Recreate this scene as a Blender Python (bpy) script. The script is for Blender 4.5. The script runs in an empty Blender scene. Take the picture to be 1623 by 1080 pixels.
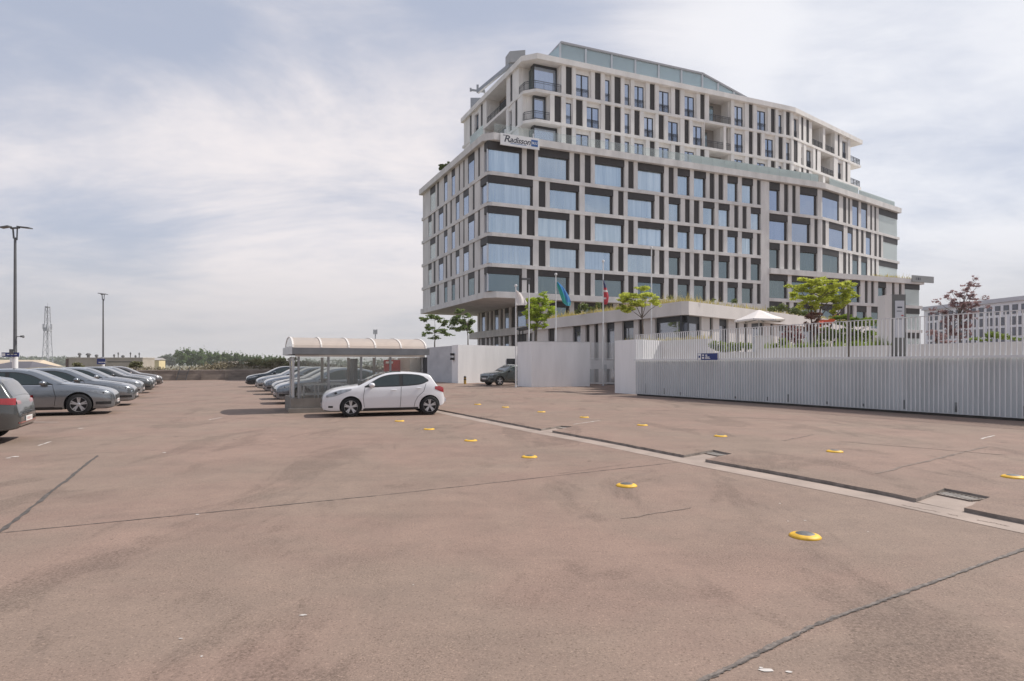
import bpy, bmesh, math, random
from mathutils import Vector, Matrix
R = math.radians
F, CX, CY, H = 965.0, 811.5, 578.0, 1.68      # focal length (px), principal column, horizon row, eye height
scene = bpy.context.scene
COL = scene.collection

# ------------------------------------------------------------------ projection helpers
def P(px, py, Y): return Vector(((px-CX)/F*Y, Y, H+(CY-py)/F*Y))
def G(px, py, z=0.0):
    Y = (H-z)*F/(py-CY)
    return Vector(((px-CX)/F*Y, Y, z))
def XZ(px, Y): return (px-CX)/F*Y
def ZZ(py, Y): return H+(CY-py)/F*Y

# ------------------------------------------------------------------ mesh builder
class MB:
    def __init__(s): s.v=[]; s.f=[]; s.m=[]; s.sm=False
    def add(s, vs, fs, mi=0):
        b=len(s.v); s.v += [tuple(v) for v in vs]
        for f in fs: s.f.append([b+i for i in f]); s.m.append(mi)
        return s
    def hexa(s, c, mi=0):      # 8 corners: bottom 4 ccw then top 4
        return s.add(c, [(3,2,1,0),(4,5,6,7),(0,1,5,4),(1,2,6,5),(2,3,7,6),(3,0,4,7)], mi)
    def box(s, x0,x1,y0,y1,z0,z1, mi=0):
        return s.hexa([(x0,y0,z0),(x1,y0,z0),(x1,y1,z0),(x0,y1,z0),(x0,y0,z1),(x1,y0,z1),(x1,y1,z1),(x0,y1,z1)], mi)
    def obox(s, c, ax, ay, az, mi=0):   # centre + half axes
        c=Vector(c); ax=Vector(ax); ay=Vector(ay); az=Vector(az)
        return s.hexa([c-ax-ay-az, c+ax-ay-az, c+ax+ay-az, c-ax+ay-az, c-ax-ay+az, c+ax-ay+az, c+ax+ay+az, c-ax+ay+az], mi)
    def prism(s, poly, z0, z1, mi=0, mside=None):
        n=len(poly); a=sum(poly[i][0]*poly[(i+1)%n][1]-poly[(i+1)%n][0]*poly[i][1] for i in range(n))
        if a<0: poly=poly[::-1]
        vs=[(p[0],p[1],z0) for p in poly]+[(p[0],p[1],z1) for p in poly]
        s.add(vs,[tuple(range(n-1,-1,-1)), tuple(range(n,2*n))],mi)
        b=len(s.v)-2*n
        for i in range(n):
            j=(i+1)%n; s.f.append([b+i,b+j,b+n+j,b+n+i]); s.m.append(mi if mside is None else mside)
        return s
    def sheet(s, poly, z, mi=0):
        n=len(poly); a=sum(poly[i][0]*poly[(i+1)%n][1]-poly[(i+1)%n][0]*poly[i][1] for i in range(n))
        if a<0: poly=poly[::-1]
        return s.add([(p[0],p[1],z) for p in poly],[tuple(range(n))],mi)
    def bar(s, a, b, w, h=None, mi=0):   # square bar
        a=Vector(a); b=Vector(b); h=w if h is None else h
        d=(b-a); L=d.length
        if L<1e-6: return s
        d/=L; up=Vector((0,0,1)) if abs(d.z)<.95 else Vector((1,0,0))
        x=d.cross(up).normalized(); y=x.cross(d).normalized()
        return s.obox((a+b)/2, x*w/2, d*L/2, y*h/2, mi)
    def tube(s, a, b, r0, r1=None, n=8, mi=0, cap=True):
        a=Vector(a); b=Vector(b); r1=r0 if r1 is None else r1
        d=(b-a).normalized(); up=Vector((0,0,1)) if abs(d.z)<.95 else Vector((1,0,0))
        x=d.cross(up).normalized(); y=x.cross(d).normalized()
        vs=[a+(x*math.cos(t)+y*math.sin(t))*r0 for t in [2*math.pi*i/n for i in range(n)]]
        vs+=[b+(x*math.cos(t)+y*math.sin(t))*r1 for t in [2*math.pi*i/n for i in range(n)]]
        fs=[(n+i,n+(i+1)%n,(i+1)%n,i) for i in range(n)]
        if cap: fs+=[tuple(range(n)),tuple(range(2*n-1,n-1,-1))]
        return s.add(vs,fs,mi)
    def lathe(s, prof, c=(0,0,0), axis='z', n=24, mi=0):
        c=Vector(c); vs=[]
        for (r,h) in prof:
            for i in range(n):
                t=2*math.pi*i/n; u,v=r*math.cos(t),r*math.sin(t)
                vs.append(c+(Vector((u,v,h)) if axis=='z' else Vector((u,h,v))))
        fs=[]
        for k in range(len(prof)-1):
            for i in range(n):
                q=(k*n+i,k*n+(i+1)%n,(k+1)*n+(i+1)%n,(k+1)*n+i)
                fs.append(q if axis=='z' else q[::-1])
        return s.add(vs,fs,mi)
    def ball(s, c, r, mi=0, nu=10, nv=7):
        rx,ry,rz = (r,r,r) if not hasattr(r,'__len__') else r
        vs=[];fs=[]
        for j in range(nv+1):
            ph=math.pi*j/nv
            for i in range(nu):
                t=2*math.pi*i/nu; vs.append((c[0]+rx*math.sin(ph)*math.cos(t),c[1]+ry*math.sin(ph)*math.sin(t),c[2]+rz*math.cos(ph)))
        for j in range(nv):
            for i in range(nu): fs.append((j*nu+i,(j+1)*nu+i,(j+1)*nu+(i+1)%nu,j*nu+(i+1)%nu))
        return s.add(vs,fs,mi)
    def mesh(s, name, mats, off=Vector((0,0,0)), smooth=None):
        me=bpy.data.meshes.new(name)
        me.from_pydata([(v[0]-off[0],v[1]-off[1],v[2]-off[2]) for v in s.v],[],s.f)
        for m in mats: me.materials.append(m)
        me.polygons.foreach_set('material_index', s.m)
        sm = s.sm if smooth is None else smooth
        me.polygons.foreach_set('use_smooth',[bool(sm)]*len(s.f))
        me.validate(); me.update()
        return me
    def build(s, name, mat, parent=None, smooth=None):
        mats = mat if isinstance(mat,(list,tuple)) else [mat]
        off=Vector((0,0,0)); q=parent
        while q is not None: off+=q.location; q=q.parent
        loc=Vector((0,0,0))
        o=bpy.data.objects.new(name, s.mesh(name, mats, off, smooth))
        COL.objects.link(o); o.parent=parent
        return o
    def thing(s, name, mat, loc, label, cat, group=None, smooth=None):   # one-mesh thing with its origin at its base
        mats = mat if isinstance(mat,(list,tuple)) else [mat]
        loc=Vector(loc)
        o=bpy.data.objects.new(name, s.mesh(name, mats, loc, smooth)); o.location=loc
        COL.objects.link(o); tag(o,label,cat,group); return o
    def struct(s, name, mat, kind='structure', smooth=None):
        o=s.build(name,mat,None,smooth); o['kind']=kind; return o

def tag(o, label, cat, group=None, kind=None):
    o['label']=label; o['category']=cat
    if group: o['group']=group
    if kind: o['kind']=kind
    return o
def thing(name, label, cat, loc=(0,0,0), rz=0.0, group=None):
    o=bpy.data.objects.new(name,None); o.empty_display_size=.2; COL.objects.link(o)
    o.location=loc; o.rotation_euler=(0,0,rz); tag(o,label,cat,group); return o
def kids(o): return list(o.children)
def copy_tree(o, parent=None):
    ch=kids(o); c=o.copy(); COL.objects.link(c); c.parent=parent
    for k in ch: copy_tree(k,c)
    return c
def dup(o, loc, rz, label, group=None, sc=None):
    c=copy_tree(o); c.location=loc; c.rotation_euler=(0,0,rz); c['label']=label
    if group: c['group']=group
    if sc: c.scale=sc if hasattr(sc,'__len__') else (sc,sc,sc)
    return c

def text_geo(txt, size, shear=0.0, bold=0.0, spacing=1.0, yscale=1.0):
    cu=bpy.data.curves.new('lettering','FONT'); cu.body=txt; cu.size=size; cu.shear=shear; cu.offset=bold
    cu.space_character=spacing; cu.extrude=0.0; cu.resolution_u=3
    ob=bpy.data.objects.new('lettering',cu); COL.objects.link(ob)
    bpy.context.view_layer.update()
    me=bpy.data.meshes.new_from_object(ob.evaluated_get(bpy.context.evaluated_depsgraph_get()))
    vs=[Vector((v.co.x,v.co.y*yscale,0)) for v in me.vertices]; fs=[tuple(p.vertices) for p in me.polygons]
    bpy.data.objects.remove(ob); bpy.data.meshes.remove(me); bpy.data.curves.remove(cu)
    return vs,fs
def put_text(mb, txt, org, ux, uz, nrm, size, mi=0, **k):     # flat lettering standing just proud of a face
    vs,fs=text_geo(txt,size,**k); org=Vector(org); ux=Vector(ux); uz=Vector(uz); nrm=Vector(nrm)
    mb.add([org+ux*v.x+uz*v.y+nrm*.004 for v in vs],fs,mi)

# ------------------------------------------------------------------ materials
MATS={}
def mat(name, col, rough=.7, metal=0.0, var=.12, scale=2.0, bump=0.0, bscale=30., spec=.5, coat=0.0, stretch=None, col2=None, detail=5., alpha=None, trans=0.0, emit=None):
    if name in MATS: return MATS[name]
    m=bpy.data.materials.new(name); m.use_nodes=True; nt=m.node_tree; N=nt.nodes; L=nt.links
    b=N['Principled BSDF']; b.inputs['Roughness'].default_value=rough; b.inputs['Metallic'].default_value=metal
    b.inputs['Specular IOR Level'].default_value=spec
    b.inputs['Coat Weight'].default_value=coat; b.inputs['Coat Roughness'].default_value=.04
    tc=N.new('ShaderNodeTexCoord'); mp=N.new('ShaderNodeMapping'); L.new(tc.outputs['Object'],mp.inputs['Vector'])
    if stretch: mp.inputs['Scale'].default_value=stretch
    no=N.new('ShaderNodeTexNoise'); no.inputs['Scale'].default_value=scale; no.inputs['Detail'].default_value=detail; no.inputs['Roughness'].default_value=.6
    L.new(mp.outputs[0],no.inputs['Vector'])
    rp=N.new('ShaderNodeValToRGB'); c=col; c2=col2
    if c2 is None:
        rp.color_ramp.elements[0].color=(c[0]*(1-var),c[1]*(1-var),c[2]*(1-var),1); rp.color_ramp.elements[1].color=(min(1,c[0]*(1+var)),min(1,c[1]*(1+var)),min(1,c[2]*(1+var)),1)
    else:
        rp.color_ramp.elements[0].color=(*c,1); rp.color_ramp.elements[1].color=(*c2,1)
    rp.color_ramp.elements[0].position=.32; rp.color_ramp.elements[1].position=.68
    L.new(no.outputs['Fac'],rp.inputs['Fac']); L.new(rp.outputs['Color'],b.inputs['Base Color'])
    if bump:
        n2=N.new('ShaderNodeTexNoise'); n2.inputs['Scale'].default_value=bscale; n2.inputs['Detail'].default_value=4
        L.new(mp.outputs[0],n2.inputs['Vector']); bp=N.new('ShaderNodeBump'); bp.inputs['Strength'].default_value=bump; bp.inputs['Distance'].default_value=.02
        L.new(n2.outputs['Fac'],bp.inputs['Height']); L.new(bp.outputs[0],b.inputs['Normal'])
    if alpha is not None: b.inputs['Alpha'].default_value=alpha
    MATS[name]=m; return m

def leaf_mat(name, c1, c2, trans=.35):
    if name in MATS: return MATS[name]
    m=mat(name,c1,.55,col2=c2,scale=.9,detail=8,spec=.3)
    nt=m.node_tree; N=nt.nodes; L=nt.links; b=N['Principled BSDF']; out=N['Material Output']
    tr=N.new('ShaderNodeBsdfTranslucent'); mx=N.new('ShaderNodeMixShader'); mx.inputs[0].default_value=trans
    rp=[n for n in N if n.type=='VALTORGB'][0]
    L.new(rp.outputs['Color'],tr.inputs['Color']); L.new(b.outputs[0],mx.inputs[1]); L.new(tr.outputs[0],mx.inputs[2]); L.new(mx.outputs[0],out.inputs['Surface'])
    no=[n for n in N if n.type=='TEX_NOISE'][0]; no.inputs['Scale'].default_value=1.6
    return m

def clear_glass(name, tint=(.75,.85,.84), fac=.28, rough=.03, surf=(.5,.6,.6)):
    if name in MATS: return MATS[name]
    m=bpy.data.materials.new(name); m.use_nodes=True; nt=m.node_tree; N=nt.nodes; L=nt.links
    out=N['Material Output']; b=N['Principled BSDF']
    b.inputs['Base Color'].default_value=(*surf,1); b.inputs['Roughness'].default_value=rough; b.inputs['Specular IOR Level'].default_value=.9
    t=N.new('ShaderNodeBsdfTransparent'); t.inputs['Color'].default_value=(*tint,1)
    fr=N.new('ShaderNodeFresnel'); fr.inputs['IOR'].default_value=1.5
    ad=N.new('ShaderNodeMath'); ad.operation='ADD'; ad.use_clamp=True; ad.inputs[1].default_value=fac; L.new(fr.outputs[0],ad.inputs[0])
    mx=N.new('ShaderNodeMixShader'); L.new(ad.outputs[0],mx.inputs[0]); L.new(t.outputs[0],mx.inputs[1]); L.new(b.outputs[0],mx.inputs[2]); L.new(mx.outputs[0],out.inputs['Surface'])
    MATS[name]=m; return m

def pane_mat(name, tint, base, metal, rough=.05):
    # coated pane: sky reflection over pale curtains hanging in soft vertical folds
    if name in MATS: return MATS[name]
    m=bpy.data.materials.new(name); m.use_nodes=True; nt=m.node_tree; N=nt.nodes; L=nt.links
    b=N['Principled BSDF']; out=N['Material Output']
    tc=N.new('ShaderNodeTexCoord'); mp=N.new('ShaderNodeMapping'); mp.inputs['Scale'].default_value=(1.6,1.6,.08); L.new(tc.outputs['Object'],mp.inputs['Vector'])
    no=N.new('ShaderNodeTexNoise'); no.inputs['Scale'].default_value=1.3; no.inputs['Detail'].default_value=3; L.new(mp.outputs[0],no.inputs['Vector'])
    rp=N.new('ShaderNodeValToRGB'); rp.color_ramp.elements[0].position=.35; rp.color_ramp.elements[1].position=.65
    rp.color_ramp.elements[0].color=(base[0]*.42,base[1]*.48,base[2]*.53,1); rp.color_ramp.elements[1].color=(*base,1)
    L.new(no.outputs['Fac'],rp.inputs['Fac'])
    oi=N.new('ShaderNodeObjectInfo'); mr=N.new('ShaderNodeMapRange'); mr.inputs['To Min'].default_value=.38; mr.inputs['To Max'].default_value=1.2; L.new(oi.outputs['Random'],mr.inputs['Value'])
    mv=N.new('ShaderNodeMix'); mv.data_type='RGBA'; mv.blend_type='MULTIPLY'; mv.inputs[0].default_value=1; L.new(rp.outputs['Color'],mv.inputs[6]); L.new(mr.outputs[0],mv.inputs[7]); L.new(mv.outputs[2],b.inputs['Base Color'])
    b.inputs['Roughness'].default_value=.5
    gl=N.new('ShaderNodeBsdfGlossy'); gl.inputs['Roughness'].default_value=rough; gl.inputs['Color'].default_value=(*tint,1)
    # very slightly wavy float glass
    n2=N.new('ShaderNodeTexNoise'); n2.inputs['Scale'].default_value=.35; n2.inputs['Detail'].default_value=1; L.new(tc.outputs['Object'],n2.inputs['Vector'])
    bp=N.new('ShaderNodeBump'); bp.inputs['Strength'].default_value=.10; bp.inputs['Distance'].default_value=.2; L.new(n2.outputs['Fac'],bp.inputs['Height']); wn=N.new('ShaderNodeTexWhiteNoise'); wn.noise_dimensions='1D'; L.new(oi.outputs['Random'],wn.inputs['W'])
    s1=N.new('ShaderNodeVectorMath'); s1.operation='SUBTRACT'; L.new(wn.outputs['Color'],s1.inputs[0]); s1.inputs[1].default_value=(.5,.5,.5)
    s2=N.new('ShaderNodeVectorMath'); s2.operation='SCALE'; s2.inputs['Scale'].default_value=.09; L.new(s1.outputs[0],s2.inputs[0])
    s3=N.new('ShaderNodeVectorMath'); s3.operation='ADD'; L.new(bp.outputs[0],s3.inputs[0]); L.new(s2.outputs[0],s3.inputs[1]); s4=N.new('ShaderNodeVectorMath'); s4.operation='NORMALIZE'; L.new(s3.outputs[0],s4.inputs[0]); L.new(s4.outputs[0],gl.inputs['Normal'])
    mx=N.new('ShaderNodeMixShader'); mx.inputs[0].default_value=metal
    L.new(b.outputs[0],mx.inputs[1]); L.new(gl.outputs[0],mx.inputs[2]); L.new(mx.outputs[0],out.inputs['Surface'])
    MATS[name]=m; return m

def ground_mat(name, base, dirt):
    m=bpy.data.materials.new(name); m.use_nodes=True; nt=m.node_tree; N=nt.nodes; L=nt.links
    b=N['Principled BSDF']; b.inputs['Roughness'].default_value=.82; b.inputs['Specular IOR Level'].default_value=.25
    tc=N.new('ShaderNodeTexCoord')
    def noise(sc,det=6,ro=.6,stretch=None,rot=0,dist=0,loc=(0,0,0)):
        mp=N.new('ShaderNodeMapping'); L.new(tc.outputs['Object'],mp.inputs['Vector'])
        if stretch: mp.inputs['Scale'].default_value=stretch
        mp.inputs['Rotation'].default_value=(0,0,rot); mp.inputs['Location'].default_value=loc
        n=N.new('ShaderNodeTexNoise'); n.inputs['Scale'].default_value=sc; n.inputs['Detail'].default_value=det; n.inputs['Roughness'].default_value=ro; n.inputs['Distortion'].default_value=dist
        L.new(mp.outputs[0],n.inputs['Vector']); return n.outputs['Fac']
    def ramp(fac,p0,c0,p1,c1):
        r=N.new('ShaderNodeValToRGB'); r.color_ramp.elements[0].position=p0; r.color_ramp.elements[1].position=p1
        r.color_ramp.elements[0].color=(*c0,1); r.color_ramp.elements[1].color=(*c1,1); L.new(fac,r.inputs['Fac']); return r.outputs['Color']
    def mul(a,c,fac=1.0):
        x=N.new('ShaderNodeMix'); x.data_type='RGBA'; x.blend_type='MULTIPLY'
        if isinstance(fac,float): x.inputs[0].default_value=fac
        else: L.new(fac,x.inputs[0])
        L.new(a,x.inputs[6]); L.new(c,x.inputs[7]); return x.outputs[2]
    def mixc(a,col,fac):
        x=N.new('ShaderNodeMix'); x.data_type='RGBA'; L.new(fac,x.inputs[0]); L.new(a,x.inputs[6]); x.inputs[7].default_value=(*col,1); return x.outputs[2]
    g=lambda v:(v,v,v)
    c=ramp(noise(.20,5,.55,dist=.4),.30,dirt,.70,base)
    c=mul(c,ramp(noise(.33,4,.6,dist=.5,loc=(31,7,0)),.40,(1.02,.99,.985),.60,(.975,1.005,.99)))      # rosy and ochre areas
    c=mul(c,ramp(noise(1.6,10,.78,dist=.3),.30,(.875,.88,.885),.68,(1.09,1.08,1.065)))
    # worn tracks and wash-out streaks running along the lanes and across them
    c=mul(c,ramp(noise(.55,6,.72,(2.6,.20,1),R(-27),.3),.40,(.975,.974,.975),.58,(1.008,1.008,1.006)))
    c=mul(c,ramp(noise(.6,6,.72,(.22,2.2,1),R(-27),.3,(9,4,0)),.38,(.95,.95,.955),.60,(1.015,1.015,1.015)))
    # stained areas where the binder has gone and the aggregate shows
    m1=ramp(noise(.42,7,.66,(1.7,.6,1),R(-27),.6,(3,11,0)),.545,g(0),.60,g(1))
    c=mul(c,ramp(noise(34,4,.9),.34,g(.50),.62,g(1.08)),m1)
    m2=ramp(noise(.6,6,.7,dist=.8),.46,g(0),.60,g(1))
    c=mul(c,ramp(noise(75,3,.85),.36,g(.66),.66,g(1.22)),m2)
    c=mul(c,ramp(noise(55,6,.95),.36,g(.74),.64,g(1.22)))
    c=mul(c,ramp(noise(260,2,.8),.30,g(.84),.72,g(1.14)))
    # exposed stones, a few of them pale or dark
    vs_=N.new('ShaderNodeTexVoronoi'); vs_.inputs['Scale'].default_value=95; L.new(tc.outputs['Object'],vs_.inputs['Vector'])
    sx_=N.new('ShaderNodeSeparateColor'); L.new(vs_.outputs['Color'],sx_.inputs[0])
    rr_=N.new('ShaderNodeValToRGB'); rr_.color_ramp.interpolation='CONSTANT'; e_=rr_.color_ramp.elements; e_[0].position=0; e_[0].color=(.74,.73,.72,1); e_[1].position=.05; e_[1].color=(1,1,1,1)
    for p_,v_ in ((.5,.96),(.75,1.03),(.96,1.22)): q_=e_.new(p_); q_.color=(v_,v_,v_,1)
    L.new(sx_.outputs[0],rr_.inputs['Fac']); c=mul(c,rr_.outputs['Color'])
    # single stones, pale chips and dark spots
    def spots(sc,loc,r0,r1,col,warp):
        v=N.new('ShaderNodeTexVoronoi'); v.inputs['Scale'].default_value=sc
        mp=N.new('ShaderNodeMapping'); mp.inputs['Location'].default_value=loc; L.new(tc.outputs['Object'],mp.inputs['Vector'])
        ns=N.new('ShaderNodeTexNoise'); ns.inputs['Scale'].default_value=9; L.new(tc.outputs['Object'],ns.inputs['Vector'])
        ad=N.new('ShaderNodeMix'); ad.data_type='RGBA'; ad.blend_type='ADD'; ad.inputs[0].default_value=warp; L.new(mp.outputs[0],ad.inputs[6]); L.new(ns.outputs['Color'],ad.inputs[7]); L.new(ad.outputs[2],v.inputs['Vector'])
        return ramp(v.outputs['Distance'],r0,col,r1,g(1))
    c=mul(c,spots(.55,(0,0,0),.018,.036,(.50,.49,.48),.06))
    c=mul(c,spots(1.9,(4,2,0),.020,.040,(.62,.61,.60),.05))
    c=mul(c,spots(.37,(7.3,2.1,0),.012,.024,(1.6,1.6,1.6),.10))
    c=mul(c,spots(2.3,(1.3,8.1,0),.012,.024,(1.35,1.34,1.33),.05))
    L.new(c,b.inputs['Base Color'])
    bp=N.new('ShaderNodeBump'); bp.inputs['Strength'].default_value=.5; bp.inputs['Distance'].default_value=.006
    L.new(noise(130,4,.75),bp.inputs['Height'])
    b2=N.new('ShaderNodeBump'); b2.inputs['Strength'].default_value=.3; b2.inputs['Distance'].default_value=.02; L.new(noise(5,6,.65),b2.inputs['Height']); L.new(bp.outputs[0],b2.inputs['Normal']); L.new(b2.outputs[0],b.inputs['Normal'])
    MATS[name]=m; return m

M=dict(
 ground=ground_mat('pinkish_worn_asphalt',(.280,.202,.165),(.252,.184,.151)),
 gutter=mat('pale_gutter_concrete',(.315,.25,.212),.8,var=.18,scale=1.5,bump=.3),
 step=mat('dark_slab_edge',(.25,.215,.19),.9,var=.3,scale=6,bump=.4),
 joint=mat('black_joint_filler',(.085,.073,.066),.85,var=.35,scale=9,bump=.4),
 crackmat=mat('crumbled_crack',(.16,.135,.12),.9,var=.5,scale=14,bump=.6),
 whitemark=mat('worn_white_paint',(.52,.48,.45),.8,var=.2,scale=5),
 terrain=mat('dry_terrain',(.16,.15,.10),.95,var=.35,scale=.05),
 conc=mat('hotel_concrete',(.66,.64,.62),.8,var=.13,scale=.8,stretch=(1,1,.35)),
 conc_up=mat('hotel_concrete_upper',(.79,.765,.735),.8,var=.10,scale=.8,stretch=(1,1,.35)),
 dark=mat('dark_brown_cladding',(.032,.027,.027),.55,var=.2,scale=1.2,stretch=(1,1,.2)),
 frame=mat('anthracite_frame',(.03,.033,.04),.4,var=.2),
 pane=pane_mat('curtained_pane',(.74,.87,.97),(.50,.59,.63),.50),
 pane2=pane_mat('dark_reflection_pane',(.44,.54,.56),(.06,.085,.088),.40),  # dark teal colour stands in for unbuilt buildings mirrored in the lower windows
 pane3=pane_mat('grey_blue_pane',(.64,.73,.88),(.22,.265,.32),.55),
 bglass=clear_glass('balustrade_glass',(.95,.975,.97),.07,surf=(.78,.84,.84)),
 sglass=clear_glass('shelter_glass',(.95,.96,.95),.07,surf=(.62,.62,.60)),
 cglass=clear_glass('corner_glass',(.95,.98,.975),.32,surf=(.86,.92,.91)),
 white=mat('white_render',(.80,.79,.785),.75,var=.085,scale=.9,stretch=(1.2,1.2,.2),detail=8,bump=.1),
 whitefence=mat('pale_fence_coating',(.70,.70,.70),.5,var=.06,scale=1.2),
 fencewall=mat('grey_fence_wall',(.56,.59,.60),.8,var=.13,scale=.9,stretch=(1.5,1.5,.25)),
 planter=mat('planter_concrete',(.62,.58,.555),.8,var=.08,scale=.7,stretch=(1,1,.3)),
 steel=mat('galvanised_steel',(.34,.35,.36),.4,.7,var=.1,scale=4),
 poleg=mat('dark_grey_pole',(.13,.135,.14),.5,.3,var=.1),
 whitepole=mat('white_pole',(.70,.70,.70),.45,.0,var=.05),
 alu=mat('brushed_aluminium',(.55,.56,.57),.4,.5,var=.07),
 shade_grey=mat('shelter_fascia_grey',(.19,.195,.20),.5,.2,var=.12),
 black=mat('black_plastic',(.016,.016,.017),.5,var=.2),
 yellow=mat('yellow_plastic',(.72,.42,.03),.55,var=.25,scale=8),
 blue=mat('sign_blue',(.018,.035,.17),.4,var=.08),
 radblue=mat('bright_sign_blue',(.015,.10,.33),.4,var=.05),
 signwhite=mat('sign_white',(.78,.78,.78),.4,var=.03),
 red=mat('red_panel',(.42,.05,.045),.5,var=.15),
 ink=mat('sign_ink',(.035,.04,.06),.5,var=.1),
)
# ------------------------------------------------------------------ setting
U=Vector((-.45,.893,0)); V=Vector((.893,.45,0))      # parking grid: along the rows / across the rows
wallP=G(340,602.5); wallP.z=0
def wl(t,o=0): return wallP+V*t+U*o
m=MB(); m.sheet([(-4000,-1500),(4000,-1500),(4000,5000),(-4000,5000)],-.6); m.struct('ground',M['terrain'])
a,b=wl(-75),wl(160)
m=MB(); m.sheet([(a.x,a.y),(b.x,b.y),(150,-20),(-110,-30)],0); m.struct('parking_deck',M['ground'])
# raised slab beyond the gutter, with drain notches
edge=[(600,631),(695.5,649),(857.8,680),(889,675.0),(908,676.2),(875.5,682.6),(960,697.8),(1084,721.5),(1131,713.2),(1160,719.2),(1118,728.2),(1263,753.3),(1418.5,783),(1452,790.5),(1497,774),(1570,788),(1528,805),(1623,824)]
SL=.05
def reg(pts):
    return [G(x,y,SL) for x,y in pts]
ep=reg(edge); last=(ep[-1]-ep[-3]).normalized()
e0=ep[0]+U*42
far=ep[-1]-U*16
jr=random.Random(9)
def crumble(a,b):
    d=(b-a); L_=d.length; n=max(1,int(L_/.22)); s=Vector((-d.y,d.x,0)).normalized(); return [a+d*i/n+(s*jr.uniform(-.014,.014) if i else Vector()) for i in range(n)]
epx=[]
for p,q in zip(ep,ep[1:]): epx+=crumble(p,q)
epx.append(ep[-1])
poly=[(e0.x,e0.y)]+[(p.x,p.y) for p in epx]+[(far.x,far.y),(60,-5),(110,60),(90,e0.y+30)]
bm_=MB(); bm_.prism(poly,-.05,SL,0,1); bm_.struct('raised_slab',[M['ground'],M['step']])
# gutter strip along the low side
gl=ep[0]; g2=ep[-1]
d=(g2-gl); d.z=0; d.normalize(); nl=Vector((d.y,-d.x,0))
if nl.x>0: nl=-nl
pts=[]
line=[gl+U*30,gl,ep[1],ep[2],ep[6],ep[7],ep[10],ep[12],ep[16],ep[17],far]
m=MB()
wd=.42
outer=[p+nl*wd for p in line]
ip=[(p.x,p.y) for p in line]; op=[(p.x,p.y) for p in outer]
for i in range(len(ip)-1):
    m.add([(ip[i][0],ip[i][1],.004),(ip[i+1][0],ip[i+1][1],.004),(op[i+1][0],op[i+1][1],.004),(op[i][0],op[i][1],.004)],[(0,1,2,3)])
for (i0,i1,i2,i3) in ((2,3,4,5),(7,8,9,10),(13,14,15,16)):
    m.add([(ep[k].x,ep[k].y,.004) for k in (i0,i1,i2,i3)],[(0,1,2,3)])
o=m.struct('gutter',M['gutter'])
for f in o.data.polygons: pass
bmx=bmesh.new(); bmx.from_mesh(o.data); bmesh.ops.recalc_face_normals(bmx,faces=bmx.faces[:])
for f in bmx.faces:
    if f.normal.z<0: f.normal_flip()
bmx.to_mesh(o.data); bmx.free()
# drain grates in the notches
for k,(i0,i1,i2,i3) in enumerate(((2,3,4,5),(7,8,9,10),(13,14,15,16))):
    q=[ep[i] for i in (i0,i1,i2,i3)]
    c=sum(q,Vector())/4; c.z=0; q=[Vector((p.x,p.y,0)) for p in q]; ax=(q[2]-q[1]); ax.z=0; ln=ax.length; ax.normalize(); ay=Vector((-ax.y,ax.x,0))
    c=(q[1]+q[2])/2+(ay if (c-(q[1]+q[2])/2).dot(ay)>0 else -ay)*.15
    t=thing('drain_grate',['rusty drain grate in the slab notch nearest the white hatchback','rusty drain grate in the middle notch of the raised slab edge','rusty drain grate in the big notch at the right end of the gutter'][k],'drain grate',(c.x,c.y,.006),0,'drain grates along the gutter')
    L2=ln*.42; wv=.13
    fr=MB(); z=.012
    for s in (-1,1):
        fr.obox(c+ay*wv*s+Vector((0,0,z)),ax*L2,ay*.012,Vector((0,0,.010))); fr.obox(c+ax*L2*s+Vector((0,0,z)),ax*.012,ay*(wv-.013),Vector((0,0,.0115)))
    fr.build('grate_frame',mat('rusty_grate_frame',(.24,.20,.17),.8,.2,var=.3,scale=9),t)
    br=MB(); n=9
    for i in range(n):
        br.obox(c+ax*L2*(-.86+1.72*i/(n-1))+Vector((0,0,.009)),ax*.012,ay*(wv-.015),Vector((0,0,.006)))
    br.build('grate_bars',mat('worn_grate_steel',(.36,.33,.30),.6,.3,var=.2,scale=8),t)
    pt=MB(); pt.sheet([tuple((c+ax*L2*sx+ay*wv*sy)[:2]) for sx,sy in ((-1,-1),(1,-1),(1,1),(-1,1))],.008); pt.build('pit_shade',mat('dark_pit_shade',(.05,.043,.038),.9,var=.4,scale=20),t)  # flat sheet coloured dark for the shade down in the drain

# joints and cracks: thin irregular strips lying on the deck
rnd=random.Random(4)
def strip(m, pa, pb, w, jit, n, z, taper=True):
    a=Vector(pa); b=Vector(pb); d=(b-a); L_=d.length; d.normalize(); s=Vector((-d.y,d.x,0)); L0=[];R0=[]; off=0
    for i in range(n+1):
        t=i/n; off=off*.7+rnd.uniform(-jit,jit); ww=w*rnd.uniform(.55,1.35)
        if taper and i in (0,n): ww*=.3
        p=a+d*L_*t+s*off; L0.append(p+s*ww/2); R0.append(p-s*ww/2)
    for i in range(n): m.add([(L0[i].x,L0[i].y,z),(R0[i].x,R0[i].y,z),(R0[i+1].x,R0[i+1].y,z),(L0[i+1].x,L0[i+1].y,z)],[(0,1,2,3)])
m=MB()
strip(m,G(-60,851.5),G(0,845.5),.022,.004,10,.004); strip(m,G(0,845.5),G(600,786),.018,.004,90,.004); strip(m,G(600,786),G(1075,733),.014,.006,60,.004)
strip(m,G(-3,846),G(156,722),.045,.008,60,.005)
strip(m,G(10,726),G(440,704),.010,.006,50,.004); strip(m,G(640,688),G(860,683.5),.010,.008,30,.004)
strip(m,G(218,641.5),G(440,637.8),.035,.01,30,.004)
m.struct('pavement_joints',M['joint'])
m=MB()
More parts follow.
